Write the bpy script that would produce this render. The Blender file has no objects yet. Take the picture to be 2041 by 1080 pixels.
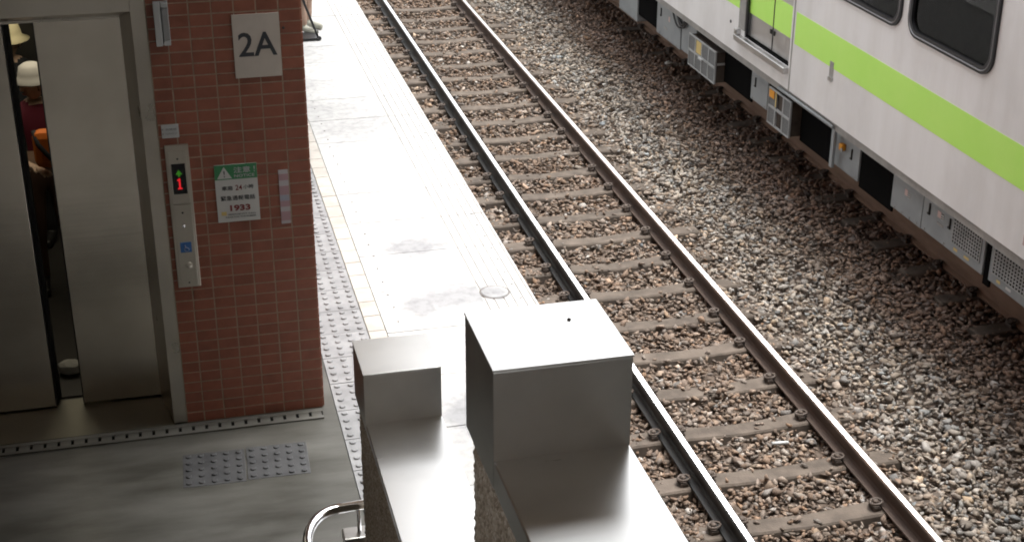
import bpy, bmesh, math, random
import numpy as np
from mathutils import Vector, Matrix

random.seed(7)
rng = np.random.default_rng(7)
scene = bpy.context.scene
C = scene.collection

# ------------------------------------------------------------------ camera
cam_d = bpy.data.cameras.new('camera')
cam = bpy.data.objects.new('camera', cam_d)
C.objects.link(cam)
cam_d.sensor_width = 36.0
cam_d.lens = 36.0 * 2896.45 / 2041.0
cam_d.clip_start = 0.05
cam_d.clip_end = 3000
RR = Vector((0.97109495, -0.23868103, 0.00244100))
UU = Vector((0.09658624, 0.40228049, 0.91040733))
FF = Vector((0.21827893, 0.88385620, -0.41370586))
CP = Vector((-3.78804, 0.0, 5.20801))
cam.matrix_world = Matrix(((RR.x, UU.x, -FF.x, CP.x), (RR.y, UU.y, -FF.y, CP.y), (RR.z, UU.z, -FF.z, CP.z), (0, 0, 0, 1)))
scene.camera = cam

# ------------------------------------------------------------------ sky, sun, exposure
SUN_EL, SUN_AZ = math.radians(77), math.radians(78)      # azimuth measured from +Y towards +X
world = bpy.data.worlds.new('World')
scene.world = world
world.use_nodes = True
wn = world.node_tree
wn.nodes.clear()
sky = wn.nodes.new('ShaderNodeTexSky')
sky.sky_type = 'NISHITA'
sky.sun_disc = False
sky.sun_elevation = SUN_EL
sky.sun_rotation = SUN_AZ
sky.dust_density = 4.0
sky.air_density = 1.0
hs = wn.nodes.new('ShaderNodeHueSaturation')
hs.inputs['Saturation'].default_value = 0.12          # an overcast sky is almost colourless
bg = wn.nodes.new('ShaderNodeBackground')
bg.inputs['Strength'].default_value = 0.15
wo = wn.nodes.new('ShaderNodeOutputWorld')
wn.links.new(sky.outputs[0], hs.inputs['Color'])
wn.links.new(hs.outputs[0], bg.inputs['Color'])
wn.links.new(bg.outputs[0], wo.inputs['Surface'])

sun_d = bpy.data.lights.new('sun', 'SUN')
sun_d.energy = 0.85
sun_d.angle = math.radians(24)
sun_d.color = (1.0, 0.965, 0.91)
sun = bpy.data.objects.new('sun', sun_d)
C.objects.link(sun)
sd = Vector((math.sin(SUN_AZ) * math.cos(SUN_EL), math.cos(SUN_AZ) * math.cos(SUN_EL), math.sin(SUN_EL)))
sun.rotation_euler = sd.to_track_quat('Z', 'Y').to_euler()
sun.location = (0, 0, 30)

scene.view_settings.view_transform = 'Standard'
scene.view_settings.look = 'None'
scene.view_settings.gamma = 1.0
scene.view_settings.use_curve_mapping = False
scene.view_settings.exposure = 2.1
scene.render.engine = 'CYCLES'
scene.cycles.max_bounces = 8
scene.cycles.use_denoising = True
scene.cycles.filter_width = 1.9

# ------------------------------------------------------------------ material helpers
MATS = {}


class NT:
    def __init__(self, m):
        self.t = m.node_tree
        self.b = self.t.nodes['Principled BSDF']

    def n(self, ty, **kw):
        nd = self.t.nodes.new(ty)
        for k, v in kw.items():
            if hasattr(nd, k):
                setattr(nd, k, v)
            else:
                nd.inputs[k.replace('_', ' ')].default_value = v
        return nd

    def l(self, a, b):
        self.t.links.new(a, b)


def c4(c):
    return (c[0], c[1], c[2], 1.0)


def base_mat(name, col, rough=0.6, metal=0.0, spec=0.5):
    m = bpy.data.materials.new(name)
    m.use_nodes = True
    b = m.node_tree.nodes['Principled BSDF']
    b.inputs['Base Color'].default_value = c4(col)
    b.inputs['Roughness'].default_value = rough
    b.inputs['Metallic'].default_value = metal
    b.inputs['Specular IOR Level'].default_value = spec
    MATS[name] = m
    return m


def ramp(T, fac, stops):
    r = T.n('ShaderNodeValToRGB')
    els = r.color_ramp.elements
    while len(els) < len(stops):
        els.new(0.5)
    for e, (p, c) in zip(els, stops):
        e.position = p
        e.color = c4(c) if len(c) == 3 else c
    T.l(fac, r.inputs[0])
    return r.outputs[0]


def noisy(name, c1, c2, scale=6.0, rough=0.7, metal=0.0, bump=0.0, bscale=60.0, detail=6, stretch=(1, 1, 1), rvar=0.0,
          coord='Object', perobj=0.0, spec=0.5, lo=0.35, hi=0.65):
    """Two colours blended by noise, optional bump, roughness variation and per-object brightness."""
    m = base_mat(name, c1, rough, metal, spec)
    T = NT(m)
    tc = T.n('ShaderNodeTexCoord')
    mp = T.n('ShaderNodeMapping')
    mp.inputs['Scale'].default_value = stretch
    T.l(tc.outputs[coord], mp.inputs[0])
    oi = T.n('ShaderNodeObjectInfo')
    if perobj:
        ad = T.n('ShaderNodeVectorMath', operation='ADD')
        mu = T.n('ShaderNodeMath', operation='MULTIPLY')
        mu.inputs[1].default_value = 37.0
        T.l(oi.outputs['Random'], mu.inputs[0])
        T.l(mp.outputs[0], ad.inputs[0])
        T.l(mu.outputs[0], ad.inputs[1])
        vec = ad.outputs[0]
    else:
        vec = mp.outputs[0]
    nz = T.n('ShaderNodeTexNoise', Scale=scale, Detail=detail, Roughness=0.6)
    T.l(vec, nz.inputs['Vector'])
    col = ramp(T, nz.outputs[0], [(lo, c1), (hi, c2)])
    if perobj:
        hv = T.n('ShaderNodeHueSaturation')
        mr = T.n('ShaderNodeMapRange')
        mr.inputs[3].default_value = 1 - perobj
        mr.inputs[4].default_value = 1 + perobj
        T.l(oi.outputs['Random'], mr.inputs[0])
        T.l(mr.outputs[0], hv.inputs['Value'])
        T.l(col, hv.inputs['Color'])
        col = hv.outputs[0]
    T.l(col, T.b.inputs['Base Color'])
    if rvar:
        mr2 = T.n('ShaderNodeMapRange')
        mr2.inputs[3].default_value = max(0.03, rough - rvar)
        mr2.inputs[4].default_value = rough + rvar
        T.l(nz.outputs[0], mr2.inputs[0])
        T.l(mr2.outputs[0], T.b.inputs['Roughness'])
    if bump:
        n2 = T.n('ShaderNodeTexNoise', Scale=bscale, Detail=4)
        T.l(vec, n2.inputs['Vector'])
        bp = T.n('ShaderNodeBump', Strength=bump, Distance=0.01)
        T.l(n2.outputs[0], bp.inputs['Height'])
        T.l(bp.outputs[0], T.b.inputs['Normal'])
    return m


def brushed(name, col, rough, stretch, bump=0.03, smear=0.12):
    """Stainless sheet: fine directional scratches plus slow wear."""
    m = base_mat(name, col, rough, 1.0)
    T = NT(m)
    tc = T.n('ShaderNodeTexCoord')
    mp = T.n('ShaderNodeMapping')
    mp.inputs['Scale'].default_value = stretch
    T.l(tc.outputs['Object'], mp.inputs[0])
    n1 = T.n('ShaderNodeTexNoise', Scale=1.0, Detail=5)
    T.l(mp.outputs[0], n1.inputs['Vector'])
    n2 = T.n('ShaderNodeTexNoise', Scale=3.0, Detail=5)
    T.l(tc.outputs['Object'], n2.inputs['Vector'])
    ad = T.n('ShaderNodeMath', operation='MULTIPLY_ADD')
    T.l(n2.outputs[0], ad.inputs[0])
    ad.inputs[1].default_value = smear
    ad.inputs[2].default_value = rough - smear * 0.5
    ad2 = T.n('ShaderNodeMath', operation='MULTIPLY_ADD')
    T.l(n1.outputs[0], ad2.inputs[0])
    ad2.inputs[1].default_value = 0.06
    T.l(ad.outputs[0], ad2.inputs[2])
    T.l(ad2.outputs[0], T.b.inputs['Roughness'])
    bp = T.n('ShaderNodeBump', Strength=bump, Distance=0.002)
    T.l(n1.outputs[0], bp.inputs['Height'])
    T.l(bp.outputs[0], T.b.inputs['Normal'])
    dk = tuple(x * 0.82 for x in col)
    T.l(ramp(T, n2.outputs[0], [(0.3, dk), (0.6, col)]), T.b.inputs['Base Color'])
    return m


def emit_mat(name, col, strength):
    m = base_mat(name, (0, 0, 0), 0.5)
    b = m.node_tree.nodes['Principled BSDF']
    b.inputs['Emission Color'].default_value = c4(col)
    b.inputs['Emission Strength'].default_value = strength
    return m


# ------------------------------------------------------------------ mesh helpers
def link(name, me, mats=(), parent=None):
    o = bpy.data.objects.new(name, me)
    C.objects.link(o)
    if parent is not None:
        o.parent = parent
    if me is not None:
        for m in ([mats] if not isinstance(mats, (list, tuple)) else mats):
            me.materials.append(MATS[m])
    return o


def empty(name, loc=(0, 0, 0), rz=0.0):
    o = bpy.data.objects.new(name, None)
    C.objects.link(o)
    o.location = loc
    o.rotation_euler = (0, 0, rz)
    o.empty_display_size = 0.1
    return o


def tag(o, label=None, cat=None, group=None, kind=None):
    if label: o['label'] = label
    if cat: o['category'] = cat
    if group: o['group'] = group
    if kind: o['kind'] = kind
    return o


class MB:
    def __init__(self):
        self.v, self.f, self.mi, self.sm = [], [], [], []

    def add(self, vs, fs, mi=0, smooth=False):
        o = len(self.v)
        self.v += [tuple(x) for x in vs]
        for f in fs:
            self.f.append(tuple(i + o for i in f))
            self.mi.append(mi)
            self.sm.append(smooth)
        return self

    def box(self, x0, x1, y0, y1, z0, z1, bev=0.0, mi=0):
        if x0 > x1: x0, x1 = x1, x0
        if y0 > y1: y0, y1 = y1, y0
        if z0 > z1: z0, z1 = z1, z0
        if bev <= 0:
            vs = [(x0, y0, z0), (x1, y0, z0), (x1, y1, z0), (x0, y1, z0), (x0, y0, z1), (x1, y0, z1), (x1, y1, z1), (x0, y1, z1)]
            fs = [(3, 2, 1, 0), (4, 5, 6, 7), (0, 1, 5, 4), (1, 2, 6, 5), (2, 3, 7, 6), (3, 0, 4, 7)]
            return self.add(vs, fs, mi)
        bev = min(bev, 0.45 * min(x1 - x0, y1 - y0, z1 - z0))
        bm = bmesh.new()
        bmesh.ops.create_cube(bm, size=1.0)
        for v in bm.verts:
            v.co = Vector(((x0 + x1) / 2 + v.co.x * (x1 - x0), (y0 + y1) / 2 + v.co.y * (y1 - y0), (z0 + z1) / 2 + v.co.z * (z1 - z0)))
        bmesh.ops.bevel(bm, geom=list(bm.edges), offset=bev, segments=2, affect='EDGES', profile=0.5)
        return self.bm(bm, mi)

    def bm(self, bm, mi=0, smooth=False):
        bm.verts.index_update()
        self.add([v.co[:] for v in bm.verts], [[v.index for v in f.verts] for f in bm.faces], mi, smooth)
        bm.free()
        return self

    def tube(self, pts, r, seg=10, mi=0, cap=True):
        pts = [Vector(p) for p in pts]
        rs = r if isinstance(r, (list, tuple)) else [r] * len(pts)
        vs, fs = [], []
        up = None
        for i, p in enumerate(pts):
            d = (pts[min(i + 1, len(pts) - 1)] - pts[max(i - 1, 0)]).normalized()
            if up is None:
                up = Vector((0, 0, 1)) if abs(d.z) < 0.9 else Vector((1, 0, 0))
            a = d.cross(up).normalized()
            b = a.cross(d).normalized()
            up = b
            for k in range(seg):
                t = 2 * math.pi * k / seg
                vs.append(p + (a * math.cos(t) + b * math.sin(t)) * rs[i])
        for i in range(len(pts) - 1):
            for k in range(seg):
                k2 = (k + 1) % seg
                fs.append((i * seg + k, (i + 1) * seg + k, (i + 1) * seg + k2, i * seg + k2))
        o = len(self.v)
        self.add(vs, fs, mi, True)
        if cap:
            n = len(pts) - 1
            self.add([], [], mi)
            self.f.append(tuple(o + k for k in range(seg)))
            self.f.append(tuple(o + n * seg + k for k in reversed(range(seg))))
            self.mi += [mi, mi]
            self.sm += [False, False]
        return self

    def lathe(self, prof, seg=16, mi=0, smooth=True, centre=(0, 0, 0)):
        vs, fs = [], []
        for r, z in prof:
            for k in range(seg):
                t = 2 * math.pi * k / seg
                vs.append((centre[0] + r * math.cos(t), centre[1] + r * math.sin(t), centre[2] + z))
        for i in range(len(prof) - 1):
            for k in range(seg):
                k2 = (k + 1) % seg
                fs.append((i * seg + k, i * seg + k2, (i + 1) * seg + k2, (i + 1) * seg + k))
        return self.add(vs, fs, mi, smooth)

    def prism(self, prof, y0, y1, mi=0, axis='y', smooth=False):
        """closed profile of (a, b) pairs swept along an axis"""
        n = len(prof)
        if axis == 'y':
            P = lambda a, b, t: (a, t, b)
        elif axis == 'x':
            P = lambda a, b, t: (t, a, b)
        else:
            P = lambda a, b, t: (a, b, t)
        vs = [P(a, b, y0) for a, b in prof] + [P(a, b, y1) for a, b in prof]
        fs = [(i, (i + 1) % n, n + (i + 1) % n, n + i) for i in range(n)]
        self.add(vs, fs, mi, smooth)
        o = len(self.v) - 2 * n
        self.f += [tuple(o + i for i in reversed(range(n))), tuple(o + n + i for i in range(n))]
        self.mi += [mi, mi]
        self.sm += [False, False]
        return self

    def mesh(self, name='mesh'):
        me = bpy.data.meshes.new(name)
        me.from_pydata([tuple(v) for v in self.v], [], self.f)
        me.polygons.foreach_set('material_index', self.mi)
        me.polygons.foreach_set('use_smooth', self.sm)
        bm = bmesh.new()
        bm.from_mesh(me)
        bmesh.ops.recalc_face_normals(bm, faces=bm.faces)
        bm.to_mesh(me)
        bm.free()
        me.update()
        return me

    def build(self, name, mats, parent=None):
        return link(name, self.mesh(name), mats, parent)


def boxo(name, dims, mats, parent=None, bev=0.0):
    return MB().box(*dims, bev=bev).build(name, mats, parent)


def copy_obj(o, parent=None, loc=None):
    c = o.copy()
    C.objects.link(c)
    if parent is not None:
        c.parent = parent
    if loc is not None:
        c.location = loc
    return c


def eval_mesh(o):
    dg = bpy.context.evaluated_depsgraph_get()
    me = bpy.data.meshes.new_from_object(o.evaluated_get(dg))
    return me


def text_mesh(body, size, extrude=0.0006, align='CENTER', bold=0.0):
    cu = bpy.data.curves.new('txt', 'FONT')
    cu.body = body
    cu.size = size
    cu.extrude = extrude
    cu.align_x = align
    cu.resolution_u = 3
    cu.offset = bold
    o = bpy.data.objects.new('txt', cu)
    C.objects.link(o)
    me = eval_mesh(o)
    bpy.data.objects.remove(o)
    bpy.data.curves.remove(cu)
    me.materials.clear()
    return me


def fit_mesh(me, w=None, h=None):
    """scale a text mesh to a width and/or height, centred on the origin"""
    n = len(me.vertices)
    co = np.empty(n * 3)
    me.vertices.foreach_get('co', co)
    co = co.reshape(-1, 3)
    mn, mx = co.min(0), co.max(0)
    ce = (mn + mx) / 2
    s = mx - mn
    sx = w / s[0] if w else 1
    sy = h / s[1] if h else (sx if w else 1)
    if not w: sx = sy
    co[:, 0] = (co[:, 0] - ce[0]) * sx
    co[:, 1] = (co[:, 1] - ce[1]) * sy
    me.vertices.foreach_set('co', co.ravel())
    me.update()
    return me


def rrect(x0, x1, y0, y1, r, seg=6):
    pts = []
    for cx, cy, a0 in ((x1 - r, y1 - r, 0), (x0 + r, y1 - r, 90), (x0 + r, y0 + r, 180), (x1 - r, y0 + r, 270)):
        for k in range(seg + 1):
            a = math.radians(a0 + 90 * k / seg)
            pts.append((cx + r * math.cos(a), cy + r * math.sin(a)))
    return pts


def sheet_with_holes(outline, holes, thick):
    """flat sheet in a 2D plane with real openings; returns a mesh with (u, v, w)"""
    cu = bpy.data.curves.new('sheet', 'CURVE')
    cu.dimensions = '2D'
    cu.fill_mode = 'BOTH'
    cu.extrude = thick / 2
    for pts in [outline] + holes:
        sp = cu.splines.new('POLY')
        sp.points.add(len(pts) - 1)
        for p, q in zip(sp.points, pts):
            p.co = (q[0], q[1], 0, 1)
        sp.use_cyclic_u = True
    o = bpy.data.objects.new('sheet', cu)
    C.objects.link(o)
    me = eval_mesh(o)
    bpy.data.objects.remove(o)
    me.materials.clear()
    return me


def remap(me, fn):
    for v in me.vertices:
        v.co = fn(*v.co)
    bm = bmesh.new()
    bm.from_mesh(me)
    bmesh.ops.recalc_face_normals(bm, faces=bm.faces)
    bm.to_mesh(me)
    bm.free()
    me.update()
    return me


# ------------------------------------------------------------------ materials
noisy('floor_concrete', (0.048, 0.047, 0.040), (0.112, 0.110, 0.099), 2.0, 0.34, bump=0.05, stretch=(0.8, 3.0, 1), rvar=0.12, detail=12, lo=0.32, hi=0.68)
PZ_ = 0.92
m = base_mat('edge_concrete', (0.5, 0.5, 0.49), 0.75)
T = NT(m)
ge = T.n('ShaderNodeNewGeometry')
n1 = T.n('ShaderNodeTexNoise', Scale=1.15, Detail=7, Roughness=0.62)
T.l(ge.outputs['Position'], n1.inputs['Vector'])
n2 = T.n('ShaderNodeTexNoise', Scale=14.0, Detail=8, Roughness=0.65)
T.l(ge.outputs['Position'], n2.inputs['Vector'])
n3 = T.n('ShaderNodeTexNoise', Scale=5.0, Detail=6, Roughness=0.6)
T.l(ge.outputs['Position'], n3.inputs['Vector'])
acc = None
for (cx_, cy_, rx_, ry_) in ((-2.12, 9.72, 0.30, 0.24), (-1.98, 8.85, 0.36, 0.26), (-2.28, 8.75, 0.16, 0.22), (-2.2, 7.2, 0.30, 0.40)):
    sb_ = T.n('ShaderNodeVectorMath', operation='SUBTRACT')
    T.l(ge.outputs['Position'], sb_.inputs[0])
    sb_.inputs[1].default_value = (cx_, cy_, PZ_)
    dv_ = T.n('ShaderNodeVectorMath', operation='DIVIDE')
    T.l(sb_.outputs[0], dv_.inputs[0])
    dv_.inputs[1].default_value = (rx_, ry_, 1.0)
    ln_ = T.n('ShaderNodeVectorMath', operation='LENGTH')
    T.l(dv_.outputs[0], ln_.inputs[0])
    if acc is None:
        acc = ln_.outputs['Value']
    else:
        mn_ = T.n('ShaderNodeMath', operation='MINIMUM')
        T.l(acc, mn_.inputs[0])
        T.l(ln_.outputs['Value'], mn_.inputs[1])
        acc = mn_.outputs[0]
ad_ = T.n('ShaderNodeMath', operation='MULTIPLY_ADD')
T.l(n3.outputs[0], ad_.inputs[0])
ad_.inputs[1].default_value = 1.6
T.l(acc, ad_.inputs[2])
mq = T.n('ShaderNodeMapRange')
mq.inputs[1].default_value = 1.35
mq.inputs[2].default_value = 1.75
T.l(ad_.outputs[0], mq.inputs[0])
local = ramp(T, mq.outputs[0], [(0.0, (0.62, 0.63, 0.66)), (1.0, (1, 1, 1))])
wide = ramp(T, n1.outputs[0], [(0.50, (1, 1, 1)), (0.70, (0.80, 0.80, 0.81))])
m0 = T.n('ShaderNodeMix', data_type='RGBA', blend_type='MULTIPLY')
m0.inputs[0].default_value = 1.0
T.l(wide, m0.inputs[6])
T.l(local, m0.inputs[7])
stain = m0.outputs[2]
grain = ramp(T, n2.outputs[0], [(0.30, (0.30, 0.30, 0.295)), (0.56, (0.42, 0.42, 0.412))])
mm = T.n('ShaderNodeMix', data_type='RGBA', blend_type='MULTIPLY')
mm.inputs[0].default_value = 1.0
T.l(grain, mm.inputs[6])
T.l(stain, mm.inputs[7])
oi = T.n('ShaderNodeObjectInfo')
mr = T.n('ShaderNodeMapRange')
mr.inputs[3].default_value = 0.93
mr.inputs[4].default_value = 1.04
T.l(oi.outputs['Random'], mr.inputs[0])
sc_ = T.n('ShaderNodeVectorMath', operation='SCALE')
T.l(mm.outputs[2], sc_.inputs[0])
T.l(mr.outputs[0], sc_.inputs['Scale'])
T.l(sc_.outputs[0], T.b.inputs['Base Color'])
bp = T.n('ShaderNodeBump', Strength=0.15, Distance=0.004)
T.l(n2.outputs[0], bp.inputs['Height'])
T.l(bp.outputs[0], T.b.inputs['Normal'])
noisy('groove_concrete', (0.30, 0.295, 0.285), (0.40, 0.39, 0.375), 8, 0.9)
noisy('tactile_tile', (0.175, 0.176, 0.180), (0.255, 0.256, 0.260), 9, 0.55, perobj=0.06, bump=0.05)
noisy('tactile_dark', (0.045, 0.046, 0.048), (0.072, 0.073, 0.075), 9, 0.5, perobj=0.06, bump=0.05)
noisy('beige_tile', (0.32, 0.298, 0.268), (0.41, 0.385, 0.35), 6, 0.55, perobj=0.06)
noisy('joint_dark', (0.10, 0.09, 0.085), (0.17, 0.16, 0.15), 20, 0.95)
noisy('brick_tile', (0.20, 0.066, 0.039), (0.26, 0.090, 0.054), 12, 0.42, perobj=0.09, bump=0.10, bscale=120, rvar=0.06)
noisy('mortar', (0.28, 0.225, 0.165), (0.38, 0.31, 0.24), 30, 0.95)
brushed('steel_door', (0.80, 0.745, 0.66), 0.20, (0.35, 0.35, 8), bump=0.55, smear=0.10)
brushed('steel_frame', (0.66, 0.62, 0.55), 0.27, (8, 8, 2.0), bump=0.05)
brushed('steel_cap', (0.77, 0.765, 0.74), 0.26, (3, 60, 3), bump=0.0, smear=0.06)
brushed('sill_steel', (0.22, 0.215, 0.185), 0.40, (2, 90, 2), bump=0.0)
base_mat('chrome', (0.82, 0.83, 0.86), 0.07, 1.0)
base_mat('dark_steel', (0.03, 0.03, 0.028), 0.45, 0.6)
base_mat('lip_grey', (0.22, 0.22, 0.23), 0.35, 0.5)
base_mat('black_rubber', (0.012, 0.012, 0.014), 0.42)
base_mat('black_gap', (0.004, 0.004, 0.004), 1.0, 0.0, 0.05)  # near-black in place of shade in gaps and holes
noisy('sign_plate', (0.46, 0.41, 0.36), (0.52, 0.465, 0.41), 8, 0.5)
base_mat('sign_ink', (0.03, 0.033, 0.04), 0.6)
base_mat('red_ink', (0.16, 0.02, 0.02), 0.6)
base_mat('paper_white', (0.50, 0.50, 0.485), 0.55)
base_mat('notice_green', (0.035, 0.19, 0.075), 0.5)
base_mat('faded_white', (0.44, 0.42, 0.44), 0.5)
base_mat('faded_pink', (0.37, 0.235, 0.255), 0.5)
base_mat('faded_blue', (0.31, 0.32, 0.39), 0.5)
base_mat('plastic_white', (0.46, 0.47, 0.47), 0.45)
base_mat('plastic_grey', (0.25, 0.25, 0.25), 0.5)
base_mat('blue_sign', (0.03, 0.12, 0.33), 0.5)
base_mat('display_black', (0.008, 0.008, 0.01), 0.2)
emit_mat('led_red', (1.0, 0.02, 0.03), 0.16)
emit_mat('led_green', (0.12, 0.65, 0.04), 0.045)
emit_mat('cab_lamp', (1.0, 0.88, 0.66), 0.6)
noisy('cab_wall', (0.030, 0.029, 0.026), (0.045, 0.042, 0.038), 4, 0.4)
noisy('rail_brown', (0.135, 0.080, 0.052), (0.19, 0.117, 0.078), 14, 0.85, bump=0.1, bscale=80, stretch=(1, 0.2, 1))
noisy('rail_rust', (0.055, 0.036, 0.027), (0.095, 0.062, 0.046), 14, 0.75, bump=0.15, bscale=80, stretch=(1, 0.2, 1))
noisy('rail_shaded', (0.007, 0.007, 0.007), (0.016, 0.014, 0.013), 14, 0.5, stretch=(1, 0.2, 1))  # near-black rail sides, shade put into the colour
brushed('rail_top', (0.80, 0.79, 0.78), 0.30, (60, 1, 60), bump=0.0, smear=0.06)
noisy('sleeper', (0.060, 0.047, 0.037), (0.112, 0.089, 0.071), 7, 0.9, bump=0.25, bscale=70, perobj=0.10, detail=9)
noisy('clip_iron', (0.035, 0.025, 0.019), (0.085, 0.062, 0.048), 30, 0.7, bump=0.1)
noisy('ballast_bed', (0.07, 0.05, 0.038), (0.13, 0.098, 0.076), 30, 1.0, bump=0.6, bscale=60)
noisy('train_paint', (0.665, 0.66, 0.655), (0.79, 0.79, 0.79), 1.6, 0.36, detail=8, stretch=(1, 0.8, 0.5), lo=0.25, hi=0.55, bump=0.008, bscale=3)
m = MATS['train_paint']
T = NT(m)
tc = T.n('ShaderNodeTexCoord')
mp = T.n('ShaderNodeMapping')
mp.inputs['Scale'].default_value = (1, 2.6, 0.30)
T.l(tc.outputs['Object'], mp.inputs[0])
ns = T.n('ShaderNodeTexNoise', Scale=1.6, Detail=6, Roughness=0.6)
T.l(mp.outputs[0], ns.inputs['Vector'])
st_ = ramp(T, ns.outputs[0], [(0.30, (0.92, 0.91, 0.895)), (0.62, (1, 1, 1))])
old = T.b.inputs['Base Color'].links[0].from_socket
mm = T.n('ShaderNodeMix', data_type='RGBA', blend_type='MULTIPLY')
mm.inputs[0].default_value = 1.0
T.l(old, mm.inputs[6])
T.l(st_, mm.inputs[7])
T.l(mm.outputs[2], T.b.inputs['Base Color'])
noisy('stripe_green', (0.50, 0.89, 0.15), (0.54, 0.91, 0.175), 2.0, 0.38)
brushed('door_steel', (0.66, 0.655, 0.65), 0.30, (60, 60, 2))
noisy('sole_grey', (0.24, 0.235, 0.225), (0.33, 0.325, 0.31), 5, 0.55)
noisy('box_grey', (0.19, 0.208, 0.218), (0.26, 0.28, 0.288), 3, 0.5, perobj=0.05, lo=0.25, hi=0.6)
noisy('grille_grey', (0.26, 0.27, 0.27), (0.34, 0.35, 0.35), 9, 0.5)
noisy('filter_mesh', (0.10, 0.105, 0.105), (0.16, 0.165, 0.165), 60, 0.75)
noisy('under_dark', (0.012, 0.012, 0.011), (0.03, 0.028, 0.024), 5, 0.85)
noisy('under_brown', (0.03, 0.022, 0.016), (0.06, 0.045, 0.035), 6, 0.9)
base_mat('orange_paint', (0.62, 0.26, 0.015), 0.5)
base_mat('label_yellow', (0.55, 0.42, 0.16), 0.6)
base_mat('label_pink', (0.52, 0.38, 0.36), 0.6)
base_mat('seat_blue', (0.06, 0.09, 0.13), 0.8)
base_mat('seat_orange', (0.25, 0.08, 0.03), 0.8)
base_mat('interior_cream', (0.35, 0.33, 0.29), 0.7)
noisy('stair_granite', (0.34, 0.325, 0.295), (0.46, 0.445, 0.41), 25, 0.6)
noisy('canopy_paint', (0.40, 0.31, 0.22), (0.46, 0.37, 0.27), 0.7, 0.7)
noisy('blocker_paint', (0.24, 0.232, 0.21), (0.32, 0.31, 0.285), 1.5, 0.8)
noisy('side_blocker_paint', (0.22, 0.20, 0.17), (0.28, 0.255, 0.22), 1.5, 0.8)
noisy('light_wall_paint', (0.52, 0.48, 0.42), (0.60, 0.56, 0.50), 1.5, 0.8)
base_mat('skin', (0.58, 0.42, 0.31), 0.55)
base_mat('hair', (0.012, 0.010, 0.009), 0.5)
base_mat('hat_white', (0.48, 0.47, 0.44), 0.85)
base_mat('hat_cream', (0.66, 0.60, 0.38), 0.85)
base_mat('shirt_maroon', (0.13, 0.012, 0.03), 0.85)
base_mat('shirt_dark', (0.014, 0.016, 0.02), 0.85)
base_mat('vest_grey', (0.035, 0.038, 0.042), 0.85)
base_mat('trouser_brown', (0.10, 0.055, 0.035), 0.85)
base_mat('trouser_black', (0.012, 0.012, 0.014), 0.85)
noisy('trouser_tan', (0.30, 0.20, 0.15), (0.38, 0.26, 0.20), 12, 0.9)
base_mat('shoe_grey', (0.30, 0.30, 0.25), 0.7)
base_mat('shoe_black', (0.012, 0.012, 0.012), 0.5)
base_mat('bag_orange', (0.70, 0.17, 0.015), 0.7)
base_mat('bag_white', (0.45, 0.45, 0.43), 0.7)
base_mat('eye_white', (0.6, 0.6, 0.58), 0.3)
base_mat('lip', (0.32, 0.12, 0.10), 0.5)

# pebble-dash render of the stair walls
m = base_mat('pebbledash', (0.25, 0.21, 0.165), 0.95)
T = NT(m)
tc = T.n('ShaderNodeTexCoord')
vo = T.n('ShaderNodeTexVoronoi', Scale=95.0)
T.l(tc.outputs['Object'], vo.inputs['Vector'])
hsv = T.n('ShaderNodeSeparateColor')
T.l(vo.outputs['Color'], hsv.inputs[0])
T.l(ramp(T, hsv.outputs[0], [(0.0, (0.23, 0.185, 0.135)), (0.6, (0.35, 0.295, 0.23)), (1.0, (0.46, 0.40, 0.33))]), T.b.inputs['Base Color'])
bp = T.n('ShaderNodeBump', Strength=0.7, Distance=0.006)
bp.invert = True
T.l(vo.outputs['Distance'], bp.inputs['Height'])
T.l(bp.outputs[0], T.b.inputs['Normal'])

# stones take their colour from a per-stone attribute
m = base_mat('stone', (0.12, 0.1, 0.09), 0.85)
T = NT(m)
at = T.n('ShaderNodeAttribute', attribute_name='stone_colour')
tc = T.n('ShaderNodeTexCoord')
nz = T.n('ShaderNodeTexNoise', Scale=70.0, Detail=4)
T.l(tc.outputs['Object'], nz.inputs['Vector'])
mr = T.n('ShaderNodeMapRange')
mr.inputs[3].default_value = 0.62
mr.inputs[4].default_value = 1.38
T.l(nz.outputs[0], mr.inputs[0])
mx = T.n('ShaderNodeVectorMath', operation='SCALE')
T.l(at.outputs['Color'], mx.inputs[0])
T.l(mr.outputs[0], mx.inputs['Scale'])
T.l(mx.outputs[0], T.b.inputs['Base Color'])
bp = T.n('ShaderNodeBump', Strength=0.3, Distance=0.004)
T.l(nz.outputs[0], bp.inputs['Height'])
T.l(bp.outputs[0], T.b.inputs['Normal'])

# tinted carriage glass: see-through and mirror-like at once
m = bpy.data.materials.new('train_glass')
m.use_nodes = True
MATS['train_glass'] = m
t = m.node_tree
t.nodes.clear()
tr = t.nodes.new('ShaderNodeBsdfTransparent')
tr.inputs[0].default_value = (0.45, 0.44, 0.42, 1)
gl = t.nodes.new('ShaderNodeBsdfGlossy')
gl.inputs['Roughness'].default_value = 0.02
fr = t.nodes.new('ShaderNodeFresnel')
fr.inputs[0].default_value = 1.3
mi_ = t.nodes.new('ShaderNodeMixShader')
ou = t.nodes.new('ShaderNodeOutputMaterial')
t.links.new(fr.outputs[0], mi_.inputs[0])
t.links.new(tr.outputs[0], mi_.inputs[1])
t.links.new(gl.outputs[0], mi_.inputs[2])
t.links.new(mi_.outputs[0], ou.inputs[0])

# ================================================================== GROUND AND PLATFORM
PZ = 0.92          # platform level above the rail heads
tag(boxo('ground', (-60, 60, -40, 120, -1.0, -0.36), 'ballast_bed'), kind='structure')
tag(boxo('ballast_bed', (-1.46, 9.0, -8, 60, -0.35, -0.245), 'ballast_bed'), kind='structure')

platform = tag(MB().box(-12.0, -3.006, -10, 60, -0.3, PZ).build('platform', 'floor_concrete'), kind='structure')
sub = MB().box(-3.004, -1.52, -10, 60, -0.3, PZ - 0.03).build('bedding', 'joint_dark', platform)

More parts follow.
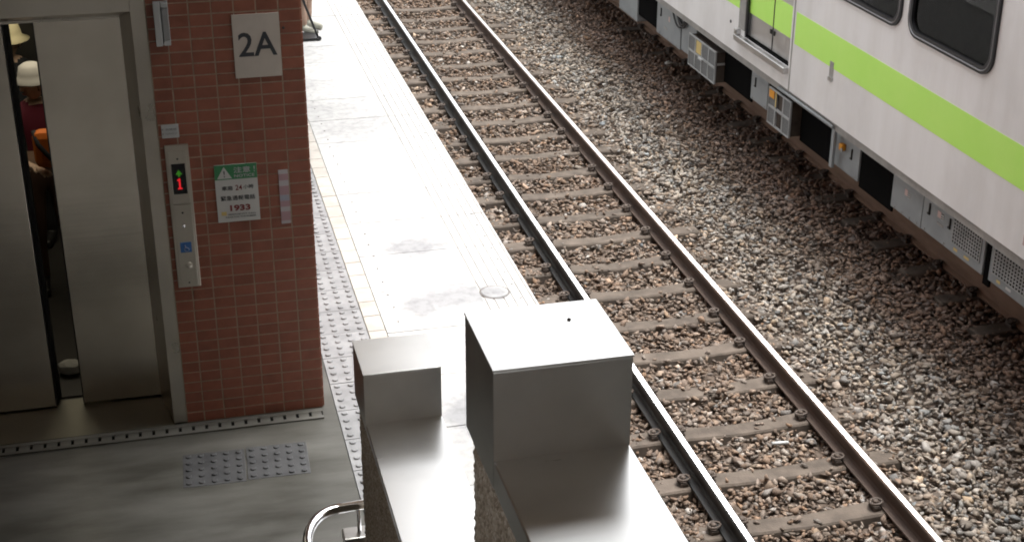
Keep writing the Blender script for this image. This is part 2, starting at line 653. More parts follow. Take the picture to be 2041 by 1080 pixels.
# concrete edge slabs with anti-slip grooves
GX = [-1.821, -1.756, -1.688, -1.625, -1.557, -1.499]
prof = [(-2.548, PZ - 0.028), (-2.548, PZ)]
for g in GX:
    w = 0.0055 if g > -1.82 else 0.009
    prof += [(g - w, PZ), (g - w * 0.6, PZ - 0.0055), (g + w * 0.6, PZ - 0.0055), (g + w, PZ)]
prof += [(-1.478, PZ), (-1.474, PZ - 0.004), (-1.474, PZ - 0.028)]
slab_pitch = 0.63
mbs = MB().prism([(a, b) for a, b in prof], 0.003, slab_pitch - 0.003)
for i in range(len(prof)):
    za, zb = prof[i][1], prof[(i + 1) % len(prof)][1]
    if PZ - 0.012 < min(za, zb) < PZ - 0.004 and max(za, zb) <= PZ and 1 < i < len(prof) - 3:
        mbs.mi[i] = 1
bmsl = mbs.mesh('edge_slab')
slab0 = None
y = 7.77 - 8 * slab_pitch
while y < 40:
    if slab0 is None:
        slab0 = link('edge_slab', bmsl, ['edge_concrete', 'groove_concrete'], platform)
        s_ = slab0
    else:
        s_ = copy_obj(slab0)
    s_.location = (0, y, random.uniform(-0.0012, 0.0012))
    y += slab_pitch
boxo('edge_face', (-1.518, -1.478, -10, 60, -0.3, PZ - 0.031), 'edge_concrete', platform)

# beige border tiles
bt = MB().box(-0.0575, 0.0575, 0.003, 0.2205, -0.03, 0.0, bev=0.003).mesh('border_tile')
b0 = None
k = 0
y = 8.455 - 12 * 0.2235
while y < 22.5:
    if b0 is None:
        b0 = link('border_tile', bt, 'beige_tile', platform)
        t_ = b0
    else:
        t_ = copy_obj(b0)
    t_.location = (-2.610, y, PZ + random.uniform(-0.001, 0.001))
    y += 0.2235


def tactile_mesh(w, n, h=0.010, rad=0.019):
    mb = MB().box(-w / 2 + 0.003, w / 2 - 0.003, -w / 2 + 0.003, w / 2 - 0.003, -0.03, 0.0, bev=0.002)
    p = w / n
    for i in range(n):
        for j in range(n):
            mb.lathe([(rad, -0.001), (rad * 0.96, h * 0.75), (rad * 0.78, h), (0.0005, h)], seg=9, smooth=False,
                     centre=(-w / 2 + p * (i + .5), -w / 2 + p * (j + .5), 0))
    return mb.mesh('tactile_tile')


tm = tactile_mesh(0.335, 4)
t0 = None
y = 8.473 - 9 * 0.3345 + 0.167
while y < 15.5:
    if t0 is None:
        t0 = link('tactile_tile', tm, 'tactile_tile', platform)
        t_ = t0
    else:
        t_ = copy_obj(t0)
    t_.location = (-2.837, y, PZ + random.uniform(-0.001, 0.001))
    y += 0.3345
# two darker tactile tiles in front of the lift, laid 3 mm proud of the floor
tm2 = tactile_mesh(0.342, 5, h=0.009, rad=0.017)
for i, x in enumerate((-3.738, -3.392)):
    o = link('tactile_pad', tm2, 'tactile_dark' if i == 0 else (), platform)
    o.location = (x, 7.005, PZ + 0.003)
    o.rotation_euler = (0, 0, -0.03)

# drilled studs along the edge slabs
stud = MB().lathe([(0.0005, 0.002), (0.007, 0.002), (0.0085, -0.004)], seg=8).mesh('edge_stud')
s0 = None
for x in (-2.448, -1.577):
    y = 6.3
    while y < 14:
        if s0 is None:
            s0 = link('edge_stud', stud, 'joint_dark', platform)
            q = s0
        else:
            q = copy_obj(s0)
        q.location = (x + random.uniform(-.006, .006), y + (0.035 if x < -2 else 0) + random.uniform(-.012, .012), PZ + 0.0005)
        if x > -2:
            q.scale = (1.5, 0.55, 1)
        y += 0.2205

# round cover in the grooved edge
cov = empty('drain_cover', (-1.726, 8.847, PZ))
tag(cov, 'small round white cover set in the grooved platform edge', 'drain cover')
MB().lathe([(0.106, -0.006), (0.106, 0.0015), (0.096, 0.0015), (0.096, -0.006)], seg=28).build('rim', 'joint_dark', cov)
MB().lathe([(0.0005, 0.006), (0.088, 0.006), (0.094, 0.003), (0.094, -0.006)], seg=28, smooth=False).build('lid', 'edge_concrete', cov)

# slotted drain strip running along the foot of the lift wall
dr = empty('drain_channel', (-3.99, 7.455, PZ))
tag(dr, 'narrow slotted drain strip along the foot of the lift wall', 'drain')
MB().box(-0.95, 0.905, -0.050, 0.055, 0.0015, 0.003).build('channel', 'black_gap', dr)  # flat black sheet in place of the shaded channel depth
mb = MB().box(-0.95, 0.905, -0.055, -0.028, 0.002, 0.010).box(-0.95, 0.905, 0.022, 0.058, 0.002, 0.010)
mb.build('side_rail', 'floor_concrete', dr)
bar = MB().box(-0.0285, 0.0285, -0.028, 0.022, 0.003, 0.009).mesh('grate_bar')
b0 = None
x = -0.92
while x < 0.90:
    if b0 is None:
        b0 = link('grate_bar', bar, 'floor_concrete', dr); q = b0
    else:
        q = copy_obj(b0)
    q.location = (x, 0, 0)
    x += 0.0745

# ================================================================== TRACKS
Y0, Y1 = -4.0, 46.0


def dusty_profile():
    h = [(0.0, 0.0), (0.010, -0.0004), (0.018, -0.0014), (0.024, -0.0030), (0.0285, -0.0062), (0.0315, -0.0110), (0.0325, -0.017), (0.0330, -0.045), (0.0345, -0.165), (0.0635, -0.185), (0.0635, -0.203)]
    return h + [(-a, b) for a, b in reversed(h[1:])]


def rail_profile():
    h = [(0.0, 0.0), (0.010, -0.0004), (0.018, -0.0014), (0.024, -0.0030), (0.0285, -0.0062), (0.0315, -0.0110), (0.0325, -0.017), (0.0325, -0.033), (0.0085, -0.050), (0.0085, -0.112), (0.020, -0.130), (0.0635, -0.142), (0.0635, -0.153)]
    return h + [(-a, b) for a, b in reversed(h[1:])]


def make_rail(name, x, label, sidemat, pr=None):
    pr = pr or rail_profile()
    n = len(pr)
    mb = MB()
    vs = [(a, Y0, b) for a, b in pr] + [(a, Y1, b) for a, b in pr]
    mb.add(vs, [])
    for i in range(n):
        j = (i + 1) % n
        top = (pr[i][1] > -0.0016 and pr[j][1] > -0.0016)
        mb.f.append((i, j, n + j, n + i))
        mb.mi.append(0 if top else 1)
        mb.sm.append(top)
    mb.f += [tuple(range(n)), tuple(range(2 * n - 1, n - 1, -1))]
    mb.mi += [1, 1]
    mb.sm += [False, False]
    o = mb.build(name, ['rail_top', sidemat])
    o.location = (x, 0, 0)
    tag(o, label, 'rail', 'rails')
    return o


make_rail('rail', -0.566, 'shiny-topped steel rail next to the platform edge, sides coloured near-black for shade', 'rail_shaded')
make_rail('rail', 0.566, 'shiny-topped rusty steel rail in mid ballast between platform rail and train', 'rail_rust')
T2 = 3.51
R2X, R2Z = 2.865, 0.06          # the train's track lies a little higher
make_rail('rail', R2X, 'rust-brown rail under the standing train', 'rail_brown', dusty_profile()).location.z = R2Z


def sleeper_mesh():
    xs = [-1.0, -0.985, -0.80, -0.68, -0.46, -0.30, 0.0, 0.30, 0.46, 0.68, 0.80, 0.985, 1.0]
    zt = [-0.172, -0.163, -0.160, -0.157, -0.157, -0.168, -0.180, -0.168, -0.157, -0.157, -0.160, -0.163, -0.172]
    wt = [0.078, 0.086, 0.09, 0.09, 0.088, 0.082, 0.078, 0.082, 0.088, 0.09, 0.09, 0.086, 0.078]
    mb = MB()
    vs, fs = [], []
    for x, z, w in zip(xs, zt, wt):
        vs += [(x, -w - 0.03, -0.34), (x, -w, z - 0.012), (x, -w + 0.012, z), (x, w - 0.012, z), (x, w, z - 0.012), (x, w + 0.03, -0.34)]
    for i in range(len(xs) - 1):
        for k in range(5):
            fs.append((i * 6 + k, i * 6 + k + 1, (i + 1) * 6 + k + 1, (i + 1) * 6 + k))
    mb.add(vs, fs)
    mb.f += [(0, 1, 2, 3, 4, 5), tuple(72 + k for k in (5, 4, 3, 2, 1, 0))]
    mb.mi += [0, 0]
    mb.sm += [False, False]
    return mb.mesh('railway_sleeper')


def clip_mesh(s):
    """spring clip: shoulder casting, coil over it and a toe pressing on the rail foot"""
    mb = MB().box(s * 0.075, s * 0.125, -0.045, 0.045, -0.156, -0.128, bev=0.006)
    pts = []
    for k in range(13):
        a = math.pi * 2 * k / 12 * 1.1 - 0.6
        pts.append((s * (0.095 + 0.040 * math.cos(a)), 0.036 * math.sin(a), -0.115 + 0.012 * math.sin(a * 0.5)))
    pts.append((s * 0.062, 0.0, -0.128))
    mb.tube(pts, 0.0095, 7)
    mb.lathe([(0.019, -0.128), (0.019, -0.098), (0.012, -0.092), (0.0005, -0.092)], seg=7, centre=(s * 0.098, 0, 0), smooth=False)
    return mb.mesh('rail_clip')


slm = sleeper_mesh()
cm_r, cm_l = clip_mesh(1), clip_mesh(-1)
SL1 = [7.842 + 0.593 * k for k in range(-1, 23)]
SL2 = [7.62 + 0.60 * k for k in range(3, 20)]
first = {}


def sleeper(x, y, clips, label, group, jit=0.012):
    if 's' not in first:
        o = link('railway_sleeper', slm, 'sleeper')
        first['s'] = o
    else:
        o = copy_obj(first['s'])
    o.location = (x, y + random.uniform(-jit, jit), random.uniform(-0.006, 0.004))
    o.rotation_euler = (0, 0, random.uniform(-0.008, 0.008))
    tag(o, label, 'sleeper', group)
    for rx, s in clips:
        key = 'c%d' % s
        if key not in first:
            c = link('rail_clip', cm_r if s > 0 else cm_l, 'clip_iron', o)
            first[key] = c
        else:
            c = copy_obj(first[key], o)
        c.location = (rx, random.uniform(-.01, .01), random.uniform(-0.004, 0.002))
    return o


ONES = 'zeroth first second third fourth fifth sixth seventh eighth ninth tenth eleventh twelfth thirteenth fourteenth fifteenth sixteenth seventeenth eighteenth nineteenth twentieth'.split()


def ordinal(n):
    return ONES[n] if n <= 20 else 'twenty-' + ONES[n - 20]


for i, y in enumerate(SL1):
    sleeper(0, y, [(-0.566, -1), (-0.566, 1), (0.566, -1), (0.566, 1)],
            '%s bowed concrete sleeper of the empty track, counting from the bottom%s' % (ordinal(i + 1), ', half buried' if i == 3 else ''),
            'sleepers of the empty track')
for i, y in enumerate(SL2):
    sleeper(R2X + 0.566, y, [(-0.566, -1)], '%s concrete sleeper end poking out below the train, counting from the lower right' % ordinal(i + 1), 'sleepers under the train').location.z += 0.012

# ------------------------------------------------------------------ ballast stones
variants = []
for _ in range(28):
    bm = bmesh.new()
    pts = rng.normal(size=(10, 3))
    pts /= np.linalg.norm(pts, axis=1)[:, None]
    pts *= rng.uniform(0.72, 1.0, size=(10, 1))
    pts *= np.array([1.0, rng.uniform(0.55, 0.85), rng.uniform(0.34, 0.62)])
    for p in pts:
        bm.verts.new(p)
    bmesh.ops.convex_hull(bm, input=bm.verts)
    bmesh.ops.delete(bm, geom=[v for v in bm.verts if not v.link_faces], context='VERTS')
    bmesh.ops.triangulate(bm, faces=bm.faces)
    bmesh.ops.recalc_face_normals(bm, faces=bm.faces)
    bm.verts.index_update()
    variants.append((np.array([v.co[:] for v in bm.verts]), np.array([[v.index for v in f.verts] for f in bm.faces])))
    bm.free()


def ballast_z(x):
    """crest height of the stones across the formation"""
    z = np.full_like(x, -0.185)
    z = np.where(np.abs(x) < 0.5, -0.180, z)
    z = np.where((x > 0.62), -0.168 + 0.03 * np.exp(-((x - 1.75) / 0.45) ** 2), z)
    z = np.where((x > 2.25), -0.166 + 0.022 * np.clip((x - 2.25) / 0.35, 0, 1), z)
    return z


N = 74000
bx = rng.uniform(-1.45, 3.3, N)
# denser near the camera, where single stones can be made out
by = 5.6 + (22.5 - 5.6) * rng.uniform(0, 1, N) ** 1.22
# the frame sees only a wedge of the formation: thin out what lies well outside it
vis = (bx - (-3.79)) < (by * 0.62 + 1.9)
vis &= (bx - (-3.79)) > (by * 0.04)
bx, by = bx[vis], by[vis]
layer = rng.uniform(0, 1, len(bx))
size = np.clip(0.0325 * np.exp(rng.normal(0, 0.34, len(bx))), 0.012, 0.070)
bz = ballast_z(bx) - layer * 0.050 + rng.normal(0, 0.006, len(bx)) + 0.010 * np.sin(bx * 5.1 + by * 2.3) * np.sin(by * 3.7)
keep = np.ones(len(bx), bool)
for y in SL1:
    on = (np.abs(by - y) < 0.070 + rng.normal(0, 0.012, len(bx))) & (np.abs(bx) < 1.0)
    patch = (np.abs(bx) > rng.uniform(0.66, 0.86)) & (rng.uniform(0, 1, len(bx)) < np.clip(1.35 - (y - 7.0) * 0.10, 0.15, 0.97))
    if abs(y - (7.842 + 0.593 * 2)) < 0.1:
        patch |= (np.abs(bx - 0.05) < 0.11)
    patch |= rng.uniform(0, 1, len(bx)) < (0.02 + 0.05 * (np.sin(bx * 7 + y * 3) > 0.6))
    keep &= ~(on & ~patch)
    bz = np.where(on & patch, np.maximum(bz, -0.175 + rng.uniform(0, 0.02, len(bx))), bz)
for y in SL2:
    on = (np.abs(by - y) < 0.084) & (bx > R2X - 0.434)
    keep &= ~(on & (rng.uniform(0, 1, len(bx)) < 0.88))
    bz = np.where(on, np.maximum(bz, -0.150), bz)
for rx, zr in ((-0.566, -0.205), (0.566, -0.205), (R2X, -0.150)):
    near = np.abs(bx - rx) < 0.085
    bz = np.where(near, np.minimum(bz, zr), bz)
bx, by, bz, size = bx[keep], by[keep], bz[keep], size[keep]
n = len(bx)
# colour: grey clean stone in the six-foot, rust-brown near rails and under the train
clean = np.exp(-((bx - 1.30) / 0.48) ** 2) * 0.95
clean = np.clip(clean + rng.normal(0, 0.22, n) + 0.12 * np.sin(by * 1.7 + bx * 3), 0, 1)
rusty = np.clip((bx - 1.75 + 0.12 * np.sin(by * 2.1)) / 0.5, 0, 1)
tone = np.exp(rng.normal(-0.01, 0.23, n))
colA = np.array([0.140, 0.099, 0.073])        # brownish
colB = np.array([0.290, 0.258, 0.222])        # grey
colC = np.array([0.172, 0.115, 0.086])        # rust dust
col = colA[None] * (1 - clean[:, None]) + colB[None] * clean[:, None]
col = col * (1 - 0.85 * rusty[:, None]) + colC[None] * 0.85 * rusty[:, None]
hue = rng.normal(0, 0.07, (n, 1))
col = col * (1 + hue * np.array([[1.0, 0.1, -0.9]])) * tone[:, None]
bright = rng.uniform(0, 1, n) < 0.012
col[bright] = np.array([0.36, 0.33, 0.30]) * rng.uniform(0.7, 1.1, (bright.sum(), 1))
col = np.clip(col, 0.015, 0.6)
Vs, Fs, Cs = [], [], []
off = 0
vid = rng.integers(0, len(variants), n)
for i in range(len(variants)):
    idx = np.where(vid == i)[0]
    if not len(idx): continue
    V, F = variants[i]
    m_ = len(idx)
    yaw = rng.uniform(0, 2 * np.pi, m_)
    tx, ty = rng.normal(0, 0.45, m_), rng.normal(0, 0.45, m_)
    cy_, sy_, cx_, sx_, cp_, sp_ = np.cos(yaw), np.sin(yaw), np.cos(tx), np.sin(tx), np.cos(ty), np.sin(ty)
    Rz = np.zeros((m_, 3, 3)); Rz[:, 0, 0] = cy_; Rz[:, 0, 1] = -sy_; Rz[:, 1, 0] = sy_; Rz[:, 1, 1] = cy_; Rz[:, 2, 2] = 1
    Rx = np.zeros((m_, 3, 3)); Rx[:, 0, 0] = 1; Rx[:, 1, 1] = cx_; Rx[:, 1, 2] = -sx_; Rx[:, 2, 1] = sx_; Rx[:, 2, 2] = cx_
    Ry = np.zeros((m_, 3, 3)); Ry[:, 0, 0] = cp_; Ry[:, 0, 2] = sp_; Ry[:, 1, 1] = 1; Ry[:, 2, 0] = -sp_; Ry[:, 2, 2] = cp_
    Rm = Rz @ Rx @ Ry
    P = np.einsum('mij,vj->mvi', Rm, V) * size[idx][:, None, None] + np.stack([bx[idx], by[idx], bz[idx]], 1)[:, None, :]
    Vs.append(P.reshape(-1, 3))
    Fs.append((F[None] + (np.arange(m_) * len(V))[:, None, None]).reshape(-1, 3) + off)
    Cs.append(np.repeat(col[idx], len(V), 0))
    off += m_ * len(V)
Vs, Fs, Cs = np.concatenate(Vs), np.concatenate(Fs), np.concatenate(Cs)
me = bpy.data.meshes.new('ballast_gravel')
me.vertices.add(len(Vs)); me.vertices.foreach_set('co', Vs.ravel())
me.loops.add(Fs.size); me.loops.foreach_set('vertex_index', Fs.ravel().astype(np.int32))
me.polygons.add(len(Fs)); me.polygons.foreach_set('loop_start', np.arange(0, Fs.size, 3, dtype=np.int32))
me.update(calc_edges=True)
at = me.attributes.new('stone_colour', 'FLOAT_COLOR', 'POINT')
at.data.foreach_set('color', np.concatenate([Cs, np.ones((len(Cs), 1))], 1).ravel())
bo = link('ballast_gravel', me, 'stone')
tag(bo, 'broken brown and grey stone ballast around the rails', 'gravel', kind='stuff')

# ================================================================== LIFT TOWER
FY = 7.54       # brick face
lift = empty('lift_tower', (-4.2, 8.5, PZ))
tag(lift, 'red brick-tiled lift tower with half-open stainless steel doors', 'lift')


def L(o):
    """keep world coordinates while parenting to the lift's base empty"""
    o.parent = lift
    o.location = (o.location.x + 4.2, o.location.y - 8.5, o.location.z - PZ)
    return o


# walls (mortar colour shows in the joints)
FR0, FR1 = -3.934, -3.862       # front casing of the door frame
L(MB().box(-3.8605, -3.0745, FY - 0.0045, 8.05, PZ + 0.002, 6.4).build('wall', 'mortar'))
L(MB().box(-6.9, -5.33, FY + 0.004, 8.05, PZ + 0.002, 6.4).build('wall', 'mortar'))
L(MB().box(-5.328, -3.8625, FY + 0.004, 8.05, 3.442, 6.4).build('wall', 'mortar'))
L(MB().box(-3.30, -3.0745, 8.052, 11.2, PZ + 0.002, 6.4).build('wall', 'mortar'))
L(MB().box(-6.9, -3.302, 11.0, 11.2, PZ + 0.002, 6.4).build('wall', 'mortar'))
L(MB().box(-6.9, -5.60, 8.052, 10.998, PZ + 0.002, 6.4).build('wall', 'mortar'))

PX, PZT = 0.1148, 0.0645
tile_me = MB().box(0.0033, PX - 0.0033, -0.0065, 0.006, 0.0033, PZT - 0.0033, bev=0.0012).mesh('brick')
half_me = MB().box(0.0033 + 0.0165, PX - 0.0033, -0.0065, 0.006, 0.0033, PZT - 0.0033, bev=0.0012).mesh('brick')
bf = {}
for row in range(39):
    for colm in range(7):
        mesh_ = half_me if colm == 6 else tile_me
        pass
        key = colm == 6
        if key not in bf:
            o = link('brick', mesh_, 'brick_tile')
            bf[key] = o
        else:
            o = copy_obj(bf[key])
            o.parent = None
        o.location = (-3.072 - PX * (colm + 1) + random.uniform(-.0008, .0008), FY + 0.0002 + random.uniform(-.0004, .0004),
                      0.9225 + row * PZT + random.uniform(-.0008, .0008))
        o.rotation_euler = (random.uniform(-.004, .004), random.uniform(-.004, .004), random.uniform(-.004, .004))
        L(o)
# facing above the frame of the picture and round the corner, one joined surface
mb = MB()
for row in range(39, 84):
    for colm in range(7):
        x = -3.072 - PX * (colm + 1)
        z = 0.9225 + row * PZT
        mb.box(x + .0025, x + PX - .0025, FY - 0.006, FY + 0.0055, z + .0025, z + PZT - .0025)
for row in range(39, 84):
    for colm in range(7, 20):
        x = -3.072 - PX * (colm + 1)
        z = 0.9225 + row * PZT
        mb.box(x + .0025, x + PX - .0025, FY - 0.006, FY + 0.0055, z + .0025, z + PZT - .0025)
for row in range(0, 84):
    for j in range(31):
        y = FY + 0.008 + j * PX
        z = 0.9225 + row * PZT
        mb.box(-3.077, -3.0655, y + .0025, y + PX - .0025, z + .0025, z + PZT - .0025)
o = L(mb.build('brick_facing', 'brick_tile'))
tag(o, kind='stuff')

# door frame: flat casing, splayed reveal, header
fr_ = L(MB().prism([(FR1, FY - 0.012), (FR0, FY - 0.012), (-4.000, 7.872), (-4.000, 7.90), (FR1, 7.90)], PZ + 0.012, 3.441, axis='z').build('frame_jamb', 'steel_frame'))
L(MB().prism([(-5.27, FY - 0.012), (-5.33, FY - 0.012), (-5.33, 7.90), (-5.20, 7.90), (-5.20, 7.872)], PZ + 0.012, 3.441, axis='z').build('frame_jamb', 'steel_frame'))
L(MB().prism([(FY - 0.0125, 3.345), (FY - 0.0125, 3.440), (7.90, 3.440), (7.90, 3.25), (7.84, 3.25)], -5.268, FR0 - 0.002, axis='x').build('frame_header', 'steel_frame'))
L(boxo('transom', (-5.198, -4.002, 7.842, 7.868, 3.236, 3.30), 'steel_frame'))
L(MB().prism([(FR0, 7.515), (-5.27, 7.515), (-5.198, 7.962), (-4.001, 7.962)], PZ + 0.002, PZ + 0.011, axis='z').build('door_sill', 'sill_steel'))

DY = 7.880
d1 = L(boxo('lift_door', (-4.442, -3.935, DY, DY + 0.035, PZ + 0.020, 3.29), 'steel_door', bev=0.003))
d2 = L(boxo('lift_door', (-5.22, -4.603, DY, DY + 0.035, PZ + 0.020, 3.29), 'steel_door', bev=0.003))
L(boxo('door_seal', (-4.4475, -4.4425, DY + 0.004, DY + 0.035, PZ + 0.02, 3.288), 'black_rubber'))
L(boxo('door_seal', (-4.6025, -4.596, DY + 0.002, DY + 0.075, PZ + 0.02, 3.288), 'black_rubber'))
# lift car seen through the gap
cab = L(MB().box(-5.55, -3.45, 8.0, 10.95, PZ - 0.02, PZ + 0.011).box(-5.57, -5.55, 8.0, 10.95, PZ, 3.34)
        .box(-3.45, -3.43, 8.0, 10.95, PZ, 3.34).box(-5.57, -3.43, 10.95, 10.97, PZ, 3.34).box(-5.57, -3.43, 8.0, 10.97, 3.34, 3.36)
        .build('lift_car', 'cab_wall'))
L(boxo('ceiling_lamp', (-5.2, -4.0, 8.9, 10.3, 3.30, 3.33), 'cab_lamp'))
L(boxo('car_door', (-5.5, -4.575, 7.985, 8.015, PZ + 0.02, 3.33), 'dark_steel'))
L(boxo('car_door', (-4.30, -3.46, 7.985, 8.015, PZ + 0.02, 3.33), 'dark_steel'))
L(boxo('lobby_blocker', (-6.9, -3.35, 5.75, FY - 0.008, 3.97, 4.10), 'blocker_paint'))  # unseen slab added to darken the lift doors and the floor before them
# stray wall anchor beside the sign
sp = L(MB().lathe([(0.0005, 0.004), (0.006, 0.004), (0.008, -0.004)], seg=8).build('wall_anchor', 'black_rubber'))
sp.rotation_euler = (math.radians(90), 0, 0)
sp.location = (-3.166 + 4.2, FY - 0.008 - 8.5, 3.212 - PZ)


# ------------------------------------------------------------------ signs and fittings on the brick wall
def flat_text(body, parent, x, z, w=None, h=None, mat='sign_ink', y=0.0, name='lettering', bold=0.0008):
    me = fit_mesh(text_mesh(body, 0.1, bold=bold), w, h)
    o = link(name, me, mat, parent)
    o.rotation_euler = (math.radians(90), 0, 0)
    o.location = (x, y, z)
    return o


WF = FY - 0.0075       # face of the tiles
sg = empty('wall_sign', ((-3.431 - 3.188) / 2, WF, 2.956))
tag(sg, 'cream sign with large black 2A on the brick wall', 'sign')
boxo('plate', (-0.122, 0.122, -0.006, 0.0, 0.0, 0.341), 'sign_plate', sg, bev=0.0015)
flat_text('2A', sg, 0.004, 0.180, w=0.200, h=0.128, y=-0.0066, bold=0.0012)

nt = empty('notice_sign', (-3.472, WF, 2.148))
tag(nt, 'small green and white warning notice with red number 1933 on bricks', 'notice')
boxo('plate', (-0.114, 0.114, -0.004, 0.0, 0.0, 0.333), 'paper_white', nt, bev=0.001)
boxo('header_band', (-0.1135, 0.1135, -0.0052, -0.0041, 0.248, 0.3325), 'notice_green', nt)
tri = MB().add([(-0.102, -0.006, 0.254), (-0.022, -0.006, 0.254), (-0.062, -0.006, 0.322), (-0.102, -0.0053, 0.254), (-0.022, -0.0053, 0.254), (-0.062, -0.0053, 0.322)],
               [(0, 1, 2), (5, 4, 3), (0, 3, 4, 1), (1, 4, 5, 2), (2, 5, 3, 0)]).build('warning_triangle', 'paper_white', nt)
flat_text('!', nt, -0.062, 0.281, h=0.038, y=-0.0066)
flat_text('注意', nt, 0.034, 0.300, w=0.090, h=0.034, mat='faded_white', y=-0.0058)
flat_text('!', nt, 0.100, 0.300, h=0.034, mat='faded_white', y=-0.0058)
flat_text('NOTICE', nt, 0.045, 0.266, w=0.108, h=0.016, mat='faded_white', y=-0.0058)
flat_text('車廂', nt, -0.052, 0.197, w=0.058, h=0.026, y=-0.0046)
flat_text('24', nt, 0.010, 0.198, w=0.036, h=0.030, mat='red_ink', y=-0.0046)
flat_text('小時', nt, 0.062, 0.199, w=0.056, h=0.025, y=-0.0046)
flat_text('緊急通報電話', nt, 0.002, 0.139, w=0.186, h=0.028, y=-0.0046)
flat_text('1933', nt, 0.010, 0.080, w=0.110, h=0.036, mat='red_ink', y=-0.0046, bold=0.004)
flat_text('EMERGENCY CALL', nt, 0.018, 0.044, w=0.150, h=0.007, y=-0.0046)
flat_text('PLEASE DIAL THIS NUMBER', nt, 0.010, 0.028, w=0.165, h=0.007, y=-0.0046)
boxo('emblem', (-0.094, -0.066, -0.0052, -0.0041, 0.040, 0.062), 'label_yellow', nt)

pk = empty('wall_sticker', (-3.218, WF, 2.110))
tag(pk, 'narrow faded pink and white strip sticker near the brick corner', 'sticker')
boxo('backing', (-0.026, 0.026, -0.002, 0.0, 0.0, 0.316), 'faded_white', pk)
for z0, z1, m_ in ((0.255, 0.292, 'faded_pink'), (0.170, 0.222, 'faded_pink'), (0.135, 0.168, 'faded_blue'), (0.100, 0.134, 'faded_pink'), (0.018, 0.072, 'faded_pink')):
    boxo('printed_band', (-0.0255, 0.0255, -0.0032, -0.0021, z0, z1), m_, pk)

lb = empty('wall_label', (-3.795, WF, 2.655))
tag(lb, 'little white label above the lift call panel', 'label')
boxo('plate', (-0.045, 0.045, -0.003, 0.0, 0.0, 0.074), 'plastic_white', lb, bev=0.001)
boxo('braille_dot', (-0.042, -0.034, -0.0042, -0.0031, 0.045, 0.053), 'plastic_grey', lb)
boxo('braille_dot', (-0.042, -0.034, -0.0042, -0.0031, 0.020, 0.028), 'plastic_grey', lb)
flat_text('升降梯', lb, 0.006, 0.048, w=0.058, h=0.014, mat='plastic_grey', y=-0.0036)
flat_text('PASSENGER LIFT', lb, 0.006, 0.024, w=0.062, h=0.009, mat='plastic_grey', y=-0.0036)

# call panel
cp = empty('call_panel', (-3.772, WF, 1.786))
tag(cp, 'stainless lift call panel with red floor display and blue wheelchair sign', 'call panel')
boxo('back_plate', (-0.062, 0.062, -0.012, 0.0, 0.0, 0.832), 'steel_frame', cp, bev=0.003)
bz_ = boxo('display_housing', (-0.050, 0.050, -0.020, -0.0125, 0.500, 0.800), 'steel_frame', cp, bev=0.003)
boxo('display', (-0.036, 0.036, -0.0225, -0.0205, 0.556, 0.728), 'display_black', cp)
# red one with serif foot, green arrow over it
mb = MB().box(-0.005, 0.005, -0.0242, -0.0228, 0.592, 0.646).box(-0.012, 0.012, -0.0242, -0.0228, 0.584, 0.592).box(-0.012, -0.005, -0.0242, -0.0228, 0.632, 0.640)
mb.build('digit', 'led_red', cp)
mb = MB().add([(-0.018, -0.0242, 0.668), (0.018, -0.0242, 0.668), (0, -0.0242, 0.694), (-0.018, -0.0228, 0.668), (0.018, -0.0228, 0.668), (0, -0.0228, 0.694)],
              [(0, 1, 2), (5, 4, 3), (0, 3, 4, 1), (1, 4, 5, 2), (2, 5, 3, 0)]).box(-0.006, 0.006, -0.0242, -0.0228, 0.656, 0.668)
mb.build('arrow', 'led_green', cp)
boxo('lower_plate', (-0.046, 0.050, -0.0165, -0.0125, 0.012, 0.492), 'steel_frame', cp, bev=0.002)
for z, r in ((0.755, 0.006), (0.445, 0.006), (0.030, 0.005)):
    o = MB().lathe([(0.0005, 0.003), (r * .8, 0.003), (r, 0.0), (r, -0.002)], seg=10).build('screw', 'dark_steel', cp)
    o.rotation_euler = (math.radians(90), 0, 0)
    o.location = (0.0, -0.0175 if z < .5 else -0.0205, z)
o = MB().lathe([(0.0005, 0.004), (0.007, 0.004), (0.009, 0.0), (0.009, -0.002)], seg=12).build('key_switch', 'chrome', cp)
o.rotation_euler = (math.radians(90), 0, 0)
o.location = (-0.002, -0.017, 0.365)
wb = boxo('wheelchair_sign', (-0.030, 0.030, -0.0190, -0.0167, 0.212, 0.272), 'blue_sign', cp)
# wheelchair pictogram
pic = MB()
pts = [(0.004 + 0.013 * math.cos(a), -0.0196, 0.231 + 0.013 * math.sin(a)) for a in [math.radians(100 + 22 * k) for k in range(13)]]
pic.tube(pts, 0.0016, 5).tube([(-0.004, -0.0196, 0.256), (-0.003, -0.0196, 0.240), (0.010, -0.0196, 0.238), (0.016, -0.0196, 0.226)], 0.0017, 5)
pic.build('pictogram', 'faded_blue', wb)
o = MB().lathe([(0.021, -0.001), (0.021, 0.003), (0.0175, 0.0045), (0.0165, 0.002), (0.0155, 0.0035), (0.0005, 0.0045)], seg=22).build('button', 'steel_frame', cp)
o.rotation_euler = (math.radians(90), 0, 0)
o.location = (0.006, -0.0168, 0.130)

# pale bracket at the top of the wall
fx = empty('wall_bracket', (-3.783, WF, 3.160))
tag(fx, 'pale grey folded metal bracket beside the lift frame, high on the wall', 'bracket')
boxo('back_plate', (-0.037, 0.037, -0.006, 0.0, 0.0, 0.230), 'plastic_white', fx, bev=0.001)
boxo('flange', (-0.037, -0.004, -0.042, -0.0065, 0.003, 0.227), 'plastic_white', fx, bev=0.003)
boxo('channel', (0.003, 0.036, -0.030, -0.0065, 0.030, 0.200), 'plastic_grey', fx, bev=0.003)
boxo('end_clip', (0.003, 0.036, -0.034, -0.0065, 0.003, 0.028), 'plastic_white', fx, bev=0.002)
boxo('end_clip', (0.003, 0.036, -0.034, -0.0065, 0.202, 0.227), 'plastic_white', fx, bev=0.002)

